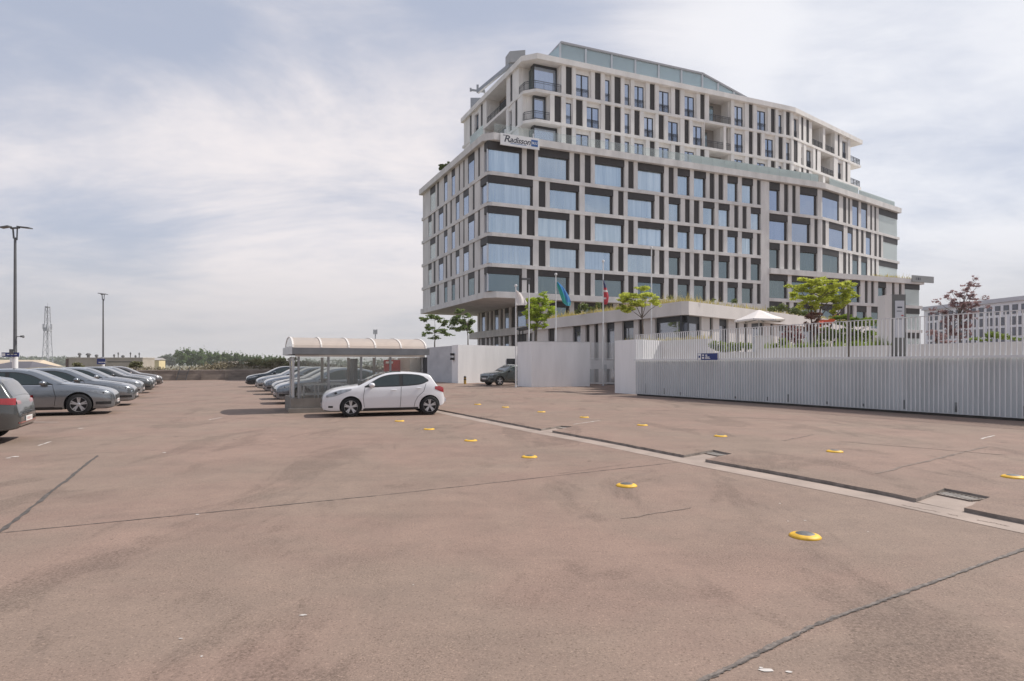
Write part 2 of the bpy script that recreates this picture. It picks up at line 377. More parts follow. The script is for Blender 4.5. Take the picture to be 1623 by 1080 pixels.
for a,b,w_ in (((984,823),(1097,805),.02),((560,700),(690,693),.012),((880,752),(1000,735),.012),((1428,801),(1491,813),.03),((1500,815),(1520,819),.03),((1548,825),(1600,835),.035)): strip(m,G(*a),G(*b),w_,.012,40,.0046)
for a,b,w_ in (((1387,751),(1565,708),.05),((1240,699),(1290,689),.04),((1330,700),(1600,722),.035),((1010,655),(1300,668),.04)): strip(m,G(*a,SL),G(*b,SL),w_,.015,40,SL+.0046)
m.struct('faint_joints',mat('faint_joint',(.19,.145,.12),.9,var=.3,scale=7))
m=MB(); 
strip(m,G(1105,1084),G(1290,992),.036,.004,70,.004); strip(m,G(1290,992),G(1660,857),.036,.004,130,.004)

m.struct('pavement_crack',M['crackmat'])
m=MB(); strip(m,G(1112,1083.5),G(1300,990),.009,.006,80,.006); strip(m,G(1300,990),G(1660,859.5),.009,.006,140,.006); m.struct('crack_core',M['joint'])
m=MB()
def blot(px,py,rx,ry,n=9,z=.004):
    c=G(px,py,z); k=c.y/F; pts=[]
    for i in range(n):
        t=2*math.pi*i/n; r=rnd.uniform(.6,1.15); pts.append((c.x+math.cos(t)*rx*k*r, c.y+math.sin(t)*ry*k*r*(c.y/ (H))))
    m.sheet(pts,z)
for a in ((1215,1062,13,3.2),(1251,1065,6,2),(1206,1058,4,1.4),(480,975,7,1.5),(24,724,8,.8),(14,726,5,.6),(287,1012,4,.8),(320,1040,2.5,1),(313,815.5,3,.6),(260,717.5,3,.5),(128,679,5,.5),(1437,694,5,.5),(655,927,1.6,.5),(1236,798,2,.4),(1276,825,2.2,.4),(1249,826,1.8,.4),(1376,843,2.4,.4)): blot(*a)
# remains of bay markings
for a,b in (((60,707),(82,700)),((1555,700),(1575,694)),((52,669.3),(95,669.5)),((330,666),(352,662)),((908,676),(952,669.5)),((330,609.2),(336,608.6)),((310,608.4),(316,608.2))): strip(m,G(*a),G(*b),.045,.01,12,.0042 if a[0]<900 else SL+.004)
m.struct('paint_remains',M['whitemark'])

# yellow dome studs
st=thing('lane_stud','','lane stud',(0,0,0),0,'yellow dome studs marking the lane')
m=MB(); m.sm=True; m.lathe([(.145,.0),(.147,.006),(.132,.021),(.092,.033),(.08,.033)],n=28); m.build('yellow_ring',M['yellow'],st)
m=MB(); m.sm=True; m.lathe([(.090,.032),(.08,.036),(.05,.041),(.001,.043)],n=28); m.build('dome',mat('scuffed_dome',(.20,.195,.19),.35,.5,var=.45,scale=12,detail=8),st)
near=[(1276,851),(993,770.5),(839,725),(746,699),(680,681),(633,668)]
farr=[(1606,757),(1323,716.5),(1142,692),(1018,674.5),(926,662),(858,653.5),(801,646),(757,641.5)]
L1=['yellow ringed stud nearest the camera, in front of the long crack','second yellow stud of the near row, left of the nearest one','third yellow stud of the near row, before the thin joint','fourth yellow stud of the near row, nearer the white hatchback','yellow stud just right of the white hatchback shadow','yellow stud right beside the white hatchback sill']
L2=['yellow stud on the raised slab at the right edge behind the big drain grate','yellow stud on the raised slab left of the right-hand one','yellow stud on the raised slab behind the middle drain notch','yellow stud on the raised slab, fourth from the right','yellow stud on the raised slab behind the nearest-to-car drain notch','yellow stud on the raised slab, third from the far end','yellow stud on the raised slab, second from the far end','small yellow stud farthest away, in front of the bollard']
for i,(x,y) in enumerate(near):
    g=G(x,y)
    if i==0: st.location=g; st['label']=L1[0]
    else: dup(st,g,i*.7,L1[i])
for i,(x,y) in enumerate(farr): dup(st,G(x,y,SL),i*.9,L2[i])

# far parapet wall and bank behind it
m=MB()
a,b=wl(-62),wl(34); n=U
def slabwall(m,a,b,t,z0,z1,mi=0):
    a=Vector(a);b=Vector(b);d=(b-a);d.z=0;d.normalize();s=Vector((-d.y,d.x,0))*t/2
    m.hexa([(*(a-s)[:2],z0),(*(b-s)[:2],z0),(*(b+s)[:2],z0),(*(a+s)[:2],z0),(*(a-s)[:2],z1),(*(b-s)[:2],z1),(*(b+s)[:2],z1),(*(a+s)[:2],z1)],mi)
t=thing('parapet_wall','low weathered brown parapet wall along the far end of the car park','wall',wl(0))
slabwall(m,a,b,.25,-.6,1.02); m.build('wall_body',mat('weathered_parapet',(.15,.125,.105),.9,col2=(.31,.265,.225),scale=.55,detail=9,stretch=(1,1,4)),t)
m=MB(); slabwall(m,a+Vector((0,-.0,0)),b,.34,1.023,1.10); m.build('coping',mat('parapet_coping',(.36,.31,.27),.8,var=.15),t)
m=MB()
for i in range(40):
    p=wl(-60+i*2.35,-.19); slabwall(m,p-V*.04,p+V*.04,.1,0,1.0)
m.build('wall_ribs',MATS['weathered_parapet'],t)
m=MB(); base=wl(-3.2,-.6)
for i in range(6): m.obox(base+V*(.05*i)+Vector((0,0,.12+i*.17)),V*.42,U*.05,(0,0,.02))
for s in (-1,1): m.bar(base+V*(.44*s),base+V*(.44*s+.4)+Vector((0,0,1.45)),.06)
m.thing('step_ladder',M['poleg'],base,'dark metal steps leaning over the far parapet wall','steps')
# embankment
m=MB(); nx,ny=90,8
for j in range(ny+1):
    for i in range(nx+1):
        t_=-62+100*i/nx; o_=.6+2.4*j; h=[-.3,.8,1.25,1.5,1.6,1.65,1.6,1.1,-.6][j]
        h*=(.86+.25*math.sin(t_*.23)+.10*math.sin(t_*.71+1)); 
        if t_<-12: h*=max(.35,1-(-12-t_)/20)
        p=wl(t_,o_); m.v.append((p.x,p.y,h+rnd.uniform(-.12,.12)))
for j in range(ny):
    for i in range(nx): m.f.append([j*(nx+1)+i,j*(nx+1)+i+1,(j+1)*(nx+1)+i+1,(j+1)*(nx+1)+i]); m.m.append(0)
m.struct('embankment',mat('dry_bank',(.12,.10,.065),.95,col2=(.24,.20,.14),scale=.6,detail=9),smooth=True)
# ------------------------------------------------------------------ vegetation
def leaves(m, clumps, n, size, rnd, flat=.0, shell=.5):
    tot=sum(c[1][0]*c[1][1]*c[1][2] for c in clumps)
    for c,r in clumps:
        k=max(4,int(n*r[0]*r[1]*r[2]/tot))
        for _ in range(k):
            d=Vector((rnd.gauss(0,1),rnd.gauss(0,1),rnd.gauss(0,1))).normalized()*(rnd.random()**shell)
            p=Vector((c[0]+d.x*r[0],c[1]+d.y*r[1],c[2]+d.z*r[2]))
            a=Vector((rnd.gauss(0,1),rnd.gauss(0,1),rnd.gauss(0,.6))).normalized()
            b=a.cross(Vector((rnd.gauss(0,1),rnd.gauss(0,1),rnd.gauss(0,1)+flat))).normalized()
            s=size*rnd.uniform(.6,1.3)
            m.add([p-a*s,p-b*s*.45,p+a*s,p+b*s*.45],[(0,1,2,3)])
def limbs(m, base, top, clumps, r, rnd, n=6):
    base=Vector(base); top=Vector(top)
    # gently crooked trunk
    pts=[base]+[base.lerp(top,i/4)+Vector((rnd.uniform(-1,1),rnd.uniform(-1,1),0))*r*.7 for i in range(1,4)]+[top]
    for i in range(4): m.tube(pts[i],pts[i+1],r*(1-.15*i),r*(1-.15*(i+1)),7)
    for c,rr in clumps:
        c=Vector(c); st=pts[rnd.choice((3,4))] if c.z>top.z-.6 else pts[3]
        mid=st.lerp(c,.5)+Vector((rnd.uniform(-.1,.1),rnd.uniform(-.1,.1),rnd.uniform(.0,.2)))
        m.tube(st,mid,r*.45,r*.28,5); m.tube(mid,c,r*.28,r*.1,5)
        for _ in range(3):
            e=c+Vector((rnd.uniform(-1,1)*rr[0],rnd.uniform(-1,1)*rr[1],rnd.uniform(-.6,.9)*rr[2])); m.tube(mid.lerp(c,.6),e,r*.12,r*.05,4)
BARK=mat('tree_bark',(.13,.105,.085),.9,var=.3,scale=5,bump=.4,stretch=(3,3,.6))
def tree(base, top, clumps, n, size, r, lm, label, group=None, seed=1, name='tree', cat='tree', shell=.5, multi=None):
    rnd=random.Random(seed); t=thing(name,label,cat,base,0,group)
    m=MB(); 
    if multi:
        for e,cl in multi: limbs(m,base,e,cl,r,rnd)
    else: limbs(m,base,top,clumps,r,rnd)
    m.build('trunk',BARK,t)
    # break every clump into small flat sprays so that gaps stay open between them
    sub_=[]
    for c,r in clumps:
        for _ in range(7):
            d=Vector((rnd.gauss(0,1),rnd.gauss(0,1),rnd.gauss(0,1))).normalized()*(rnd.random()**.45)
            sub_.append(((c[0]+d.x*r[0],c[1]+d.y*r[1],c[2]+d.z*r[2]),(r[0]*rnd.uniform(.38,.65),r[1]*rnd.uniform(.38,.65),r[2]*rnd.uniform(.2,.42))))
    m=MB(); leaves(m,sub_,n,size,rnd,shell=shell); m.build('crown',lm,t)
    return t
LM_bright=leaf_mat('bright_leaves',(.40,.45,.06),(.62,.65,.13),.55)
LM_lime=leaf_mat('lime_leaves',(.29,.39,.04),(.49,.57,.08),.55)
LM_dark=leaf_mat('dark_leaves',(.13,.19,.07),(.25,.31,.11),.45)
LM_mid=leaf_mat('mid_leaves',(.10,.14,.035),(.19,.22,.06),.3)
LM_far=leaf_mat('distant_leaves',(.10,.15,.065),(.20,.27,.11),.35)
LM_blue=leaf_mat('far_wood_leaves',(.10,.13,.085),(.16,.195,.13),.25)
LM_purple=leaf_mat('purple_leaves',(.25,.155,.16),(.42,.29,.285),.5)
LM_dry=leaf_mat('dry_grass_blades',(.32,.27,.08),(.52,.44,.18),.45)
LM_bank=leaf_mat('dry_bank_leaves',(.15,.13,.085),(.27,.23,.15),.3)
LM_shrub=leaf_mat('bank_shrub_leaves',(.16,.165,.085),(.28,.265,.14),.4)
def crown_px(spec, Y):          # clumps given as (px,py,rx_px,ry_px[,dY])
    out=[]
    for s in spec:
        dY=s[4] if len(s)>4 else 0
        c=P(s[0],s[1],Y+dY); k=(Y+dY)/F; out.append(((c.x,c.y,c.z),(s[2]*k,(s[2]+s[3])*.5*k,s[3]*k)))
    return out

# two thin trees left of the hotel overhang
Yt=62
c=crown_px([(688,505,16,6),(672,506,9,5),(704,511,10,7,.6),(683,519,10,6,-.4),(698,525,12,6),(678,530,8,5,.4),(712,531,8,4),(690,536,9,4)],Yt)
tree(P(689,552,Yt),P(689,520,Yt),c,1500,.15,.07,LM_dark,'thin open tree left of the hotel overhang, the left one of a pair','thin trees under the hotel overhang',11,shell=.7)
Yt=60
c=crown_px([(727,493,8,5),(722,506,13,8),(738,510,12,8,.5),(732,520,10,8),(746,522,8,6,.4),(716,519,7,5),(742,502,9,5)],Yt)
tree(P(742,552,Yt),P(741,515,Yt),c,1800,.15,.07,LM_dark,'denser thin tree right under the hotel overhang, the right one of a pair','thin trees under the hotel overhang',12,shell=.7)
# bright green tree behind the white walls
Yt=47
c=crown_px([(862,468,9,7),(853,478,16,9),(866,483,12,9,.8),(843,486,12,11,-.5),(858,495,20,12),(838,500,12,9,.5),(873,492,9,8),(852,512,16,9),(842,517,9,7),(860,516,10,6,-.4)],Yt)
tree(P(849,560,Yt),P(850,508,Yt),c,3400,.115,.09,LM_lime,'bright green bushy tree behind the white walls beside the first flagpole',seed=13)
# honey locust by the annex
Yt=37.5
c=crown_px([(1017,457,11,6),(1003,468,18,8,.5),(1024,468,14,8,-.5),(990,474,13,8),(1008,480,18,7),(1033,478,12,7,.5),(985,486,10,6,.4),(1000,491,14,5),(1042,483,7,4)],Yt)
tree(P(1021,560,Yt),P(1017,486,Yt),c,3300,.09,.07,LM_bright,'airy yellow-green tree with a thin bent trunk in front of the annex',seed=14)
# big multi-stem tree on the terrace
Yt=34
c=crown_px([(1282,446,18,8),(1300,449,14,8,.8),(1322,448,14,9,-.6),(1342,452,12,9),(1268,456,14,8),(1290,462,20,9),(1315,463,20,9,.8),(1338,466,14,9),(1262,470,10,8,.6),(1280,478,16,9,-.5),(1302,476,18,8),(1325,478,16,9),(1290,486,13,6),(1333,486,12,6),(1356,470,9,4),(1250,455,9,4),(1268,487,9,5),(1323,494,8,6)],Yt)
b=P(1292,551,Yt); b2=P(1340,551,Yt+1)
tree(b,P(1290,500,Yt),c,8000,.09,.075,LM_bright,'wide multi-stemmed yellow-green tree spreading above the terrace shrubs',seed=15,multi=[(P(1281,492,Yt),c[:6]),(P(1300,490,Yt),c[6:12]),(P(1338,487,Yt),c[12:])])
# small reddish bush under it
c=crown_px([(1288,500,12,10),(1302,512,10,9),(1280,515,10,10),(1293,527,12,9)],Yt-1)
tree(P(1292,551,Yt-1),P(1291,520,Yt-1),c,2400,.065,.04,leaf_mat('rusty_leaves',(.20,.10,.08),(.33,.19,.13),.4),'rusty red twiggy bush beneath the wide terrace tree',seed=16,name='bush',cat='bush',shell=.8)
# green shrub right of it
c=crown_px([(1340,507,18,9),(1362,510,20,9),(1345,525,16,12,.4),(1325,530,13,12),(1368,530,14,12),(1350,541,18,9),(1383,515,12,5),(1393,509,10,4)],32)
tree(P(1350,553,32),P(1350,530,32),c,3600,.09,.05,leaf_mat('fresh_leaves',(.10,.18,.025),(.27,.34,.05),.4),'broad fresh green shrub behind the fence left of the pylon sign',seed=17,name='shrub',cat='shrub')
c=crown_px([(1258,524,10,9),(1250,534,10,8),(1266,536,11,9),(1240,538,8,6)],32)
tree(P(1256,551,32),P(1256,530,32),c,1500,.06,.03,leaf_mat('dark_red_leaves',(.17,.06,.06),(.30,.12,.11),.4),'dark red leafy shrub behind the fence just right of the white parasol',seed=23,name='shrub',cat='shrub')
c=crown_px([(1315,527,13,11),(1306,537,11,9),(1326,538,12,9)],31.5)
tree(P(1316,551,31.5),P(1316,530,31.5),c,1600,.08,.03,LM_mid,'dark green shrub behind the fence below the wide terrace tree',seed=24,name='shrub',cat='shrub')
# purple-leaved tree at the right
Yt=34
c=crown_px([(1545,440,6,5),(1538,449,8,5),(1530,458,9,6,.5),(1550,452,7,4),(1522,468,10,7),(1540,470,10,7,-.5),(1507,462,7,4),(1500,473,8,5,.5),(1512,481,11,7),(1530,485,13,8),(1548,483,9,6),(1562,471,7,4,.4),(1486,478,8,5),(1478,491,7,4),(1498,495,10,6),(1520,500,14,8),(1540,500,11,8),(1505,512,11,8),(1528,517,13,9),(1512,530,12,8),(1490,530,10,7),(1530,533,10,6),(1566,487,6,3),(1475,496,5,3)],Yt)
tree(P(1522,543,Yt),P(1521,500,Yt),c,4000,.07,.045,LM_purple,'dark purple-leaved tree standing behind the fence at the right',seed=18,shell=.62)
c=crown_px([(1478,528,9,6),(1488,536,12,6),(1500,541,12,4)],31)
tree(P(1485,545,31),P(1485,535,31),c,500,.07,.04,LM_purple,'low dark red bush behind the fence right of the pylon sign',seed=19,name='bush',cat='bush')

# planting: terrace shrubs and roof growth (uncountable)
rnd=random.Random(77)
def blades(m, path, n, h, w, spread, rnd, lean=.35):
    segs=[(Vector(path[i]),Vector(path[i+1])) for i in range(len(path)-1)]; ls=[(b-a).length for a,b in segs]; T=sum(ls)
    for _ in range(n):
        r=rnd.random()*T; i=0
        while r>ls[i] and i<len(ls)-1: r-=ls[i]; i+=1
        a,b=segs[i]; d=(b-a).normalized(); s=Vector((-d.y,d.x,0))
        p=a+d*r+s*rnd.uniform(0,spread); hh=h*rnd.uniform(.3,1.1)*(1 if rnd.random()<.9 else 1.8); t=rnd.random()*6.28
        e=Vector((math.cos(t),math.sin(t),0)); q=Vector((-e.y,e.x,0))*w
        tip=p+e*hh*lean*rnd.uniform(-1,1)+Vector((0,0,hh))
        m.add([p-q,p+q,tip+q*.3,tip-q*.3],[(0,1,2,3)])

# bank shrubs & dry growth
m=MB()
for i in range(150):
    t_=rnd.uniform(-12,36); o_=rnd.uniform(1.5,12); p=wl(t_,o_); h=rnd.uniform(1.2,1.7)*(.86+.25*math.sin(t_*.23)+.10*math.sin(t_*.71+1))
    leaves(m,[((p.x,p.y,h),(rnd.uniform(.8,2.0),1.2,rnd.uniform(.25,.6)))],70,.17,rnd)
m.struct('bank_growth',LM_bank,'stuff')
for k,(px,py,rx,ry,Y,lab) in enumerate(((432,574,30,8,72,'rounded olive green shrub on the bank left of the glass shelter'),(468,576,16,9,70,'dark olive shrub on the bank behind the shelter roof end'),(216,577,9,7,64,'pale olive bush at the foot of the warehouse'),(124,580,8,5,62,'small round green bush before the warehouse'),(404,575,16,4,74,'low green bush on the bank left of the rounded shrub'))):
    c=crown_px([(px,py,rx,ry),(px-rx*.6,py+3,rx*.6,ry*.7),(px+rx*.6,py+2,rx*.6,ry*.7)],Y)
    tree(P(px,py+ry+4,Y),P(px,py,Y),c,900,.16,.06,LM_shrub,lab,'bushes behind the parapet',30+k,'bush','bush')

# row of distant poplars : a few prototypes copied along the line
Yf=420
def poplar(seed, h, w, lm, label, grp):
    rnd=random.Random(seed); t=thing('poplar_tree',label,'tree',(0,0,0),0,grp)
    cl=[]
    for i in range(8):
        z=h*(.2+.78*i/7); rr=w*(.5*math.sin(math.pi*min(1,(i+1.4)/8.2))**.7)
        cl.append(((rnd.uniform(-.2,.2)*w,rnd.uniform(-.2,.2)*w,z),(rr*rnd.uniform(.8,1.15),rr,h*.10)))
    m=MB(); m.tube((0,0,0),(0,0,h*.85),w*.06,w*.015,6); m.build('trunk',BARK,t)
    m=MB(); leaves(m,cl,1100,.55,rnd); m.build('crown',lm,t); return t
K=Yf/F
lab='tall narrow green poplar in the distant row beyond the parapet'
protos=[poplar(s,(575-548)*K*hh,w*K,LM_far,lab,'poplars in the distant row') for s,hh,w in ((1,1,11),(2,.92,9),(3,.8,8))]
xs=[(284,553),(290,552),(297,551.5),(304,553),(310,556),(317,553),(321,551),(328,555),(334,556.5),(342,556),(346,557),(354,557),(360,558),(366,557.5),(373,558.5),(379,558),(384,559.5),(391,561),(397,562),(402,562),(408,562.5),(414,562),(420,562.5),(426,563),(432,563),(438,563),(444,563.5),(450,564)]
pl=['leftmost','tallest left'] 
for i,(x,yt) in enumerate(xs):
    o=protos[i] if i<3 else copy_tree(protos[i%3]); base=P(x,575,Yf+rnd.uniform(-15,15)); base.z=-.6
    o.location=base; s=(ZZ(yt,base.y)+.6)/((575-548)*K*(1,.92,.8)[i%3]); o.scale=(s*1.05,s*1.05,s); o.rotation_euler=(0,0,rnd.random()*6)
g2='hazy blue-green poplar of the fainter clump left of the main row'
pb=poplar(9,(575-560)*700/F,8*700/F,LM_blue,g2,'hazy poplars far away')
for i,(x,yt) in enumerate(((256,563),(262,561),(268,560),(273,562),(277,563))):
    o=pb if i==0 else copy_tree(pb); o.location=(XZ(x,700),700,-.6); s=(ZZ(yt,700)+.6)/((575-560)*700/F); o.scale=(s*1.3,s*1.3,s)
# far wood along the horizon
m=MB()
for i in range(420):
    x=rnd.uniform(-250,700) if i<210 else rnd.uniform(-100,125); Y=rnd.uniform(1000,1150); top=rnd.uniform(567,571) if i<210 else rnd.uniform(563,567.5)
    c=P(x,top+4,Y); leaves(m,[((c.x,c.y,c.z-4),(9,6,7.5))],26,3.2,rnd)
m.struct('distant_wood',LM_blue,'stuff')

# ------------------------------------------------------------------ distant buildings on the left
def wall_mat(n,c,**k): return mat(n,c,.85,var=.1,scale=.3,**k)
t=thing('farm_shed','long low shed with a pale tan roof beyond the car park, behind the first lamp','building',P(55,580,150))
m=MB(); Yb=150; x0,x1=XZ(-40,Yb),XZ(94,Yb+9)
m.box(x0,x1,Yb,Yb+9,-.6,ZZ(582,Yb)); m.build('wall',wall_mat('shed_wall',(.30,.27,.25)),t)
m=MB(); zt,ze=ZZ(570.5,Yb),ZZ(581,Yb)
m.add([(x0-1,Yb-.6,ze),(x1+.6,Yb-.6,ze),(x1-1,Yb+5,zt),(x0-1,Yb+5,zt),(x1+.6,Yb+9.6,ze),(x0-1,Yb+9.6,ze)],[(0,1,2,3),(1,4,2),(3,2,4,5)])
m.add([(x0-1,Yb-.6,ze-.3),(x1+.6,Yb-.6,ze-.3),(x1+.6,Yb+9.6,ze-.3),(x0-1,Yb+9.6,ze-.3)],[(3,2,1,0)]); m.build('roof',wall_mat('tan_roof',(.50,.41,.31)),t)
t=thing('warehouse','long beige flat-roofed warehouse with roof vents, behind the second lamp','building',P(165,580,210))
Yb=210; m=MB(); x0,x1=XZ(106,Yb),XZ(226,Yb); zt=ZZ(568.5,Yb); m.box(x0,x1,Yb,Yb+7,-.6,zt)
m.build('wall',wall_mat('warehouse_wall',(.36,.315,.265)),t)
m=MB(); m.box(x0-.15,x1+.15,Yb-.15,Yb+7.1,zt+.002,zt+.35); m.build('roof_edge',wall_mat('warehouse_edge',(.42,.37,.32)),t)
m=MB(); m.box(XZ(170,Yb),XZ(215,Yb),Yb-.06,Yb-.002,ZZ(574.5,Yb),ZZ(573.2,Yb)); m.build('stripe',M['black'],t)
m=MB(); m.box(x0-.25,x0+.55,Yb-.3,Yb-.005,-.6,zt-.1); m.build('downpipe',wall_mat('rust_pipe',(.10,.06,.05)),t)
for px,py,w in ((123,559.5,5),(137,560,7),(150,562,5),(178,561.5,3),(184.5,558.5,2.2),(192,563,5),(204,558.5,2.2),(218,559,2.2),(212,563,3)):
    m=MB(); xx=XZ(px,Yb+4); hw=w*Yb/F*.5; zz=ZZ(py,Yb+4)
    m.tube((xx,Yb+5,zt+.3),(xx,Yb+5,zz-.3),hw*.62,hw*.62,10); m.lathe([(hw,zz-.75),(hw,zz-.3),(hw*.5,zz),(.01,zz)],c=(xx,Yb+5,0),n=10); m.build('roof_vent',wall_mat('vent_grey',(.12,.12,.12)),t)
t=thing('cottage','small pale yellow house at the left end of the poplar row','building',P(246,575,330)); Yb=330
m=MB(); m.box(XZ(240,Yb),XZ(252,Yb),Yb,Yb+6,-.6,ZZ(571,Yb)); m.build('wall',wall_mat('yellow_wall',(.62,.52,.30)),t)
m=MB(); z=ZZ(571,Yb)+.01; a,b=XZ(239,Yb),XZ(253,Yb); m.add([(a,Yb-.4,z),(b,Yb-.4,z),(b,Yb+6.4,z),(a,Yb+6.4,z),(a,Yb+3,z+1.2),(b,Yb+3,z+1.2)],[(3,2,1,0),(0,1,5,4),(2,3,4,5),(1,2,5),(3,0,4)]); m.build('roof',wall_mat('grey_roof',(.35,.33,.32)),t)
for k,(a,b) in enumerate(((347,367),(388,402))):
    t=thing('hall',['long white hall below the middle of the poplar row','short white hall below the right part of the poplar row'][k],'building',P((a+b)/2,575,380)); Yb=380
    m=MB(); m.box(XZ(a,Yb),XZ(b,Yb),Yb,Yb+8,-.6,ZZ(574.6,Yb)); m.build('wall',wall_mat('white_hall',(.60,.56,.52)),t)
    m=MB(); m.box(XZ(a-1,Yb),XZ(b+1,Yb),Yb-.5,Yb+8.5,ZZ(574.6,Yb)+.005,ZZ(573.4,Yb)); m.build('roof',wall_mat('pale_roof',(.62,.55,.48)),t)
t=thing('hip_roof_house','dark hip-roofed house behind the first lamp at the left edge','building',P(20,582,110)); Yb=110
m=MB(); x0,x1=XZ(-30,Yb),XZ(46,Yb); ze=ZZ(584,Yb); m.box(x0,x1,Yb,Yb+8,-.6,ze); m.build('wall',wall_mat('brick_dark',(.16,.11,.09)),t)
m=MB(); zt=ZZ(573,Yb); a,b=x0-.4,x1+.5; ze+=.01
m.add([(a,Yb-.5,ze),(b,Yb-.5,ze),(b,Yb+8.5,ze),(a,Yb+8.5,ze),(a+3,Yb+4,zt),(b-3,Yb+4,zt)],[(3,2,1,0),(0,1,5,4),(1,2,5),(2,3,4,5),(3,0,4)]); m.build('roof',wall_mat('slate_roof',(.10,.095,.11)),t)

# lattice telecom tower
Yw=330; t=thing('telecom_tower','grey lattice telecom tower with a platform, between the two lamps','tower',(XZ(75.5,Yw),Yw,-.6))
def hz(py): return ZZ(py,Yw)
cx=XZ(75.5,Yw); m=MB()
lev=[(583,1.75),(572,1.6),(560,1.5),(548,1.35),(536,1.2),(524,1.1),(512,.95),(500,.85),(488,.75)]
for (ya,ra),(yb,rb) in zip(lev,lev[1:]):
    A=[(cx+ra*sx,Yw+ra*sy,hz(ya)) for sx,sy in ((-1,-1),(1,-1),(1,1),(-1,1))]; B=[(cx+rb*sx,Yw+rb*sy,hz(yb)) for sx,sy in ((-1,-1),(1,-1),(1,1),(-1,1))]
    for i in range(4):
        m.bar(A[i],B[i],.26); m.bar(A[i],B[(i+1)%4],.12); m.bar(B[i],B[(i+1)%4],.12)
m.build('lattice_mast',mat('faded_steel',(.36,.37,.40),.6,var=.1),t)
m=MB(); 
for yb,r,h in ((525,2.0,1.6),(521,1.9,.5)): m.lathe([(r*.4,hz(yb)),(r,hz(yb)),(r,hz(yb)+h),(r*.4,hz(yb)+h)],c=(cx,Yw,0),n=10)
for i in range(6): a=i*1.05; m.box(cx+2*math.cos(a)-.3,cx+2*math.cos(a)+.3,Yw+2*math.sin(a)-.2,Yw+2*math.sin(a)+.2,hz(522),hz(514))
m.lathe([(.3,hz(488)),(1.3,hz(487.5)),(1.3,hz(486)),(.2,hz(486))],c=(cx,Yw,0),n=8); m.build('platform',MATS['faded_steel'],t)
m=MB(); m.tube((cx,Yw,hz(487)),(cx,Yw,hz(480)),.14,.05,6); m.build('antenna',MATS['faded_steel'],t)
# short mobile mast seen over the shelter roof
Yw=190; cx=XZ(595,Yw); t=thing('antenna_mast','small far mast with twin panel antennas above the shelter roof','mast',(cx,Yw,-.6))
m=MB(); m.tube((cx,Yw,-.6),(cx,Yw,ZZ(523,Yw)),.22,.16,8); m.build('mast',MATS['faded_steel'],t)
for s in (-1,1):
    m=MB(); m.box(cx+s*.45-.18,cx+s*.45+.18,Yw-.15,Yw+.15,ZZ(530,Yw),ZZ(522.5,Yw)); m.bar((cx,Yw,ZZ(526,Yw)),(cx+s*.3,Yw,ZZ(526,Yw)),.1); m.build('antenna_panel',MATS['faded_steel'],t)

# ------------------------------------------------------------------ lamps of the car park
def lamp(px, Y, ytop, label, sign, twin, extra=True):
    x=XZ(px,Y); zt=ZZ(ytop,Y); t=thing('lamp_post',label,'lamp post',(x,Y,0),0,'lamp posts of the car park')
    m=MB(); m.sm=False; m.tube((x,Y,0),(x,Y,2.2),.10,.095,12); m.tube((x,Y,2.2),(x,Y,zt-.5),.075,.05,12); m.build('pole',M['poleg'],t)
    m=MB(); m.tube((x,Y,0.01),(x,Y,2.15),.112,.112,12); m.build('pole_sleeve',M['signwhite'],t)
    m=MB(); 
    m.bar((x-.06,Y,zt-.55),(x-.10,Y,zt-.1),.05); m.bar((x+.08,Y,zt-.62),(x+.10,Y,zt-.08),.04); m.bar((x-.2,Y,zt-.08),(x+.2,Y,zt-.05),.07); m.bar((x,Y,zt-.56),(x-.08,Y,zt-.5),.06); m.build('bracket',M['poleg'],t)
    if twin:
        for s in (-1,1):
            m=MB(); m.obox((x+s*.36,Y+s*.1,zt-.03+.01*s),(.24,.05*s,-.02*s),(0,.13,0),(0,0,.025)); m.build('lamp_head',M['poleg'],t)
        m=MB(); m.bar((x,Y,2.95),(x+.28,Y,2.97),.03); m.box(x+.26,x+.36,Y-.04,Y+.04,2.93,3.01); m.lathe([(.03,0),(.07,.1)],c=(x+.31,Y-.02,2.97),n=8,axis='y'); m.build('camera',M['poleg'],t)
        m=MB(); m.box(x-.16,x+.10,Y-.14,Y-.08,2.05,2.38); m.box(x-.10,x+.08,Y-.2,Y-.141,2.15,2.3); m.build('floodlight',M['poleg'],t)
    else:
        m=MB(); m.obox((x-.02,Y,zt-.03),(.32,.08,-.04),(0,.13,0),(0,0,.03)); m.build('lamp_head',M['poleg'],t)
        m=MB(); m.box(x-.14,x+.14,Y-.12,Y-.08,2.05,2.35); m.build('control_box',M['alu'],t)
    w,h,z=sign; m=MB(); m.box(x-w*.62,x+w*.38,Y-.17,Y-.13,z,z+h); s=m.build('sign_panel',M['blue'],t)
    m=MB()
    if twin:
        m.box(x-w*.60,x-w*.40,Y-.174,Y-.1715,z+.04,z+h-.04)
        for i in range(3): m.box(x-w*.30+i*.17,x-w*.30+i*.17+.12,Y-.174,Y-.1715,z+h*.45,z+h*.62)
        m.box(x-.12,x-.02,Y-.15,Y-.14,z-.24,z-.06)
    else:
        for i in range(4): m.box(x-w*.4+i*.16,x-w*.4+i*.16+.11,Y-.174,Y-.1715,z+h*.25,z+h*.42)
    m.build('sign_marks',M['signwhite'],s)
    return t
lamp(24,28,359.5,'nearer tall twin-headed lamp post with a camera and blue sign',(.78,.20,2.03),True)
lamp(163.5,54,465.5,'farther tall lamp post with one flat head and a blue sign',(.72,.5,1.7),False)
# ------------------------------------------------------------------ white walls by the entrance
def v2(p): return (p.x,p.y)
def ray(px,Y): return Vector((XZ(px,Y),Y,0))
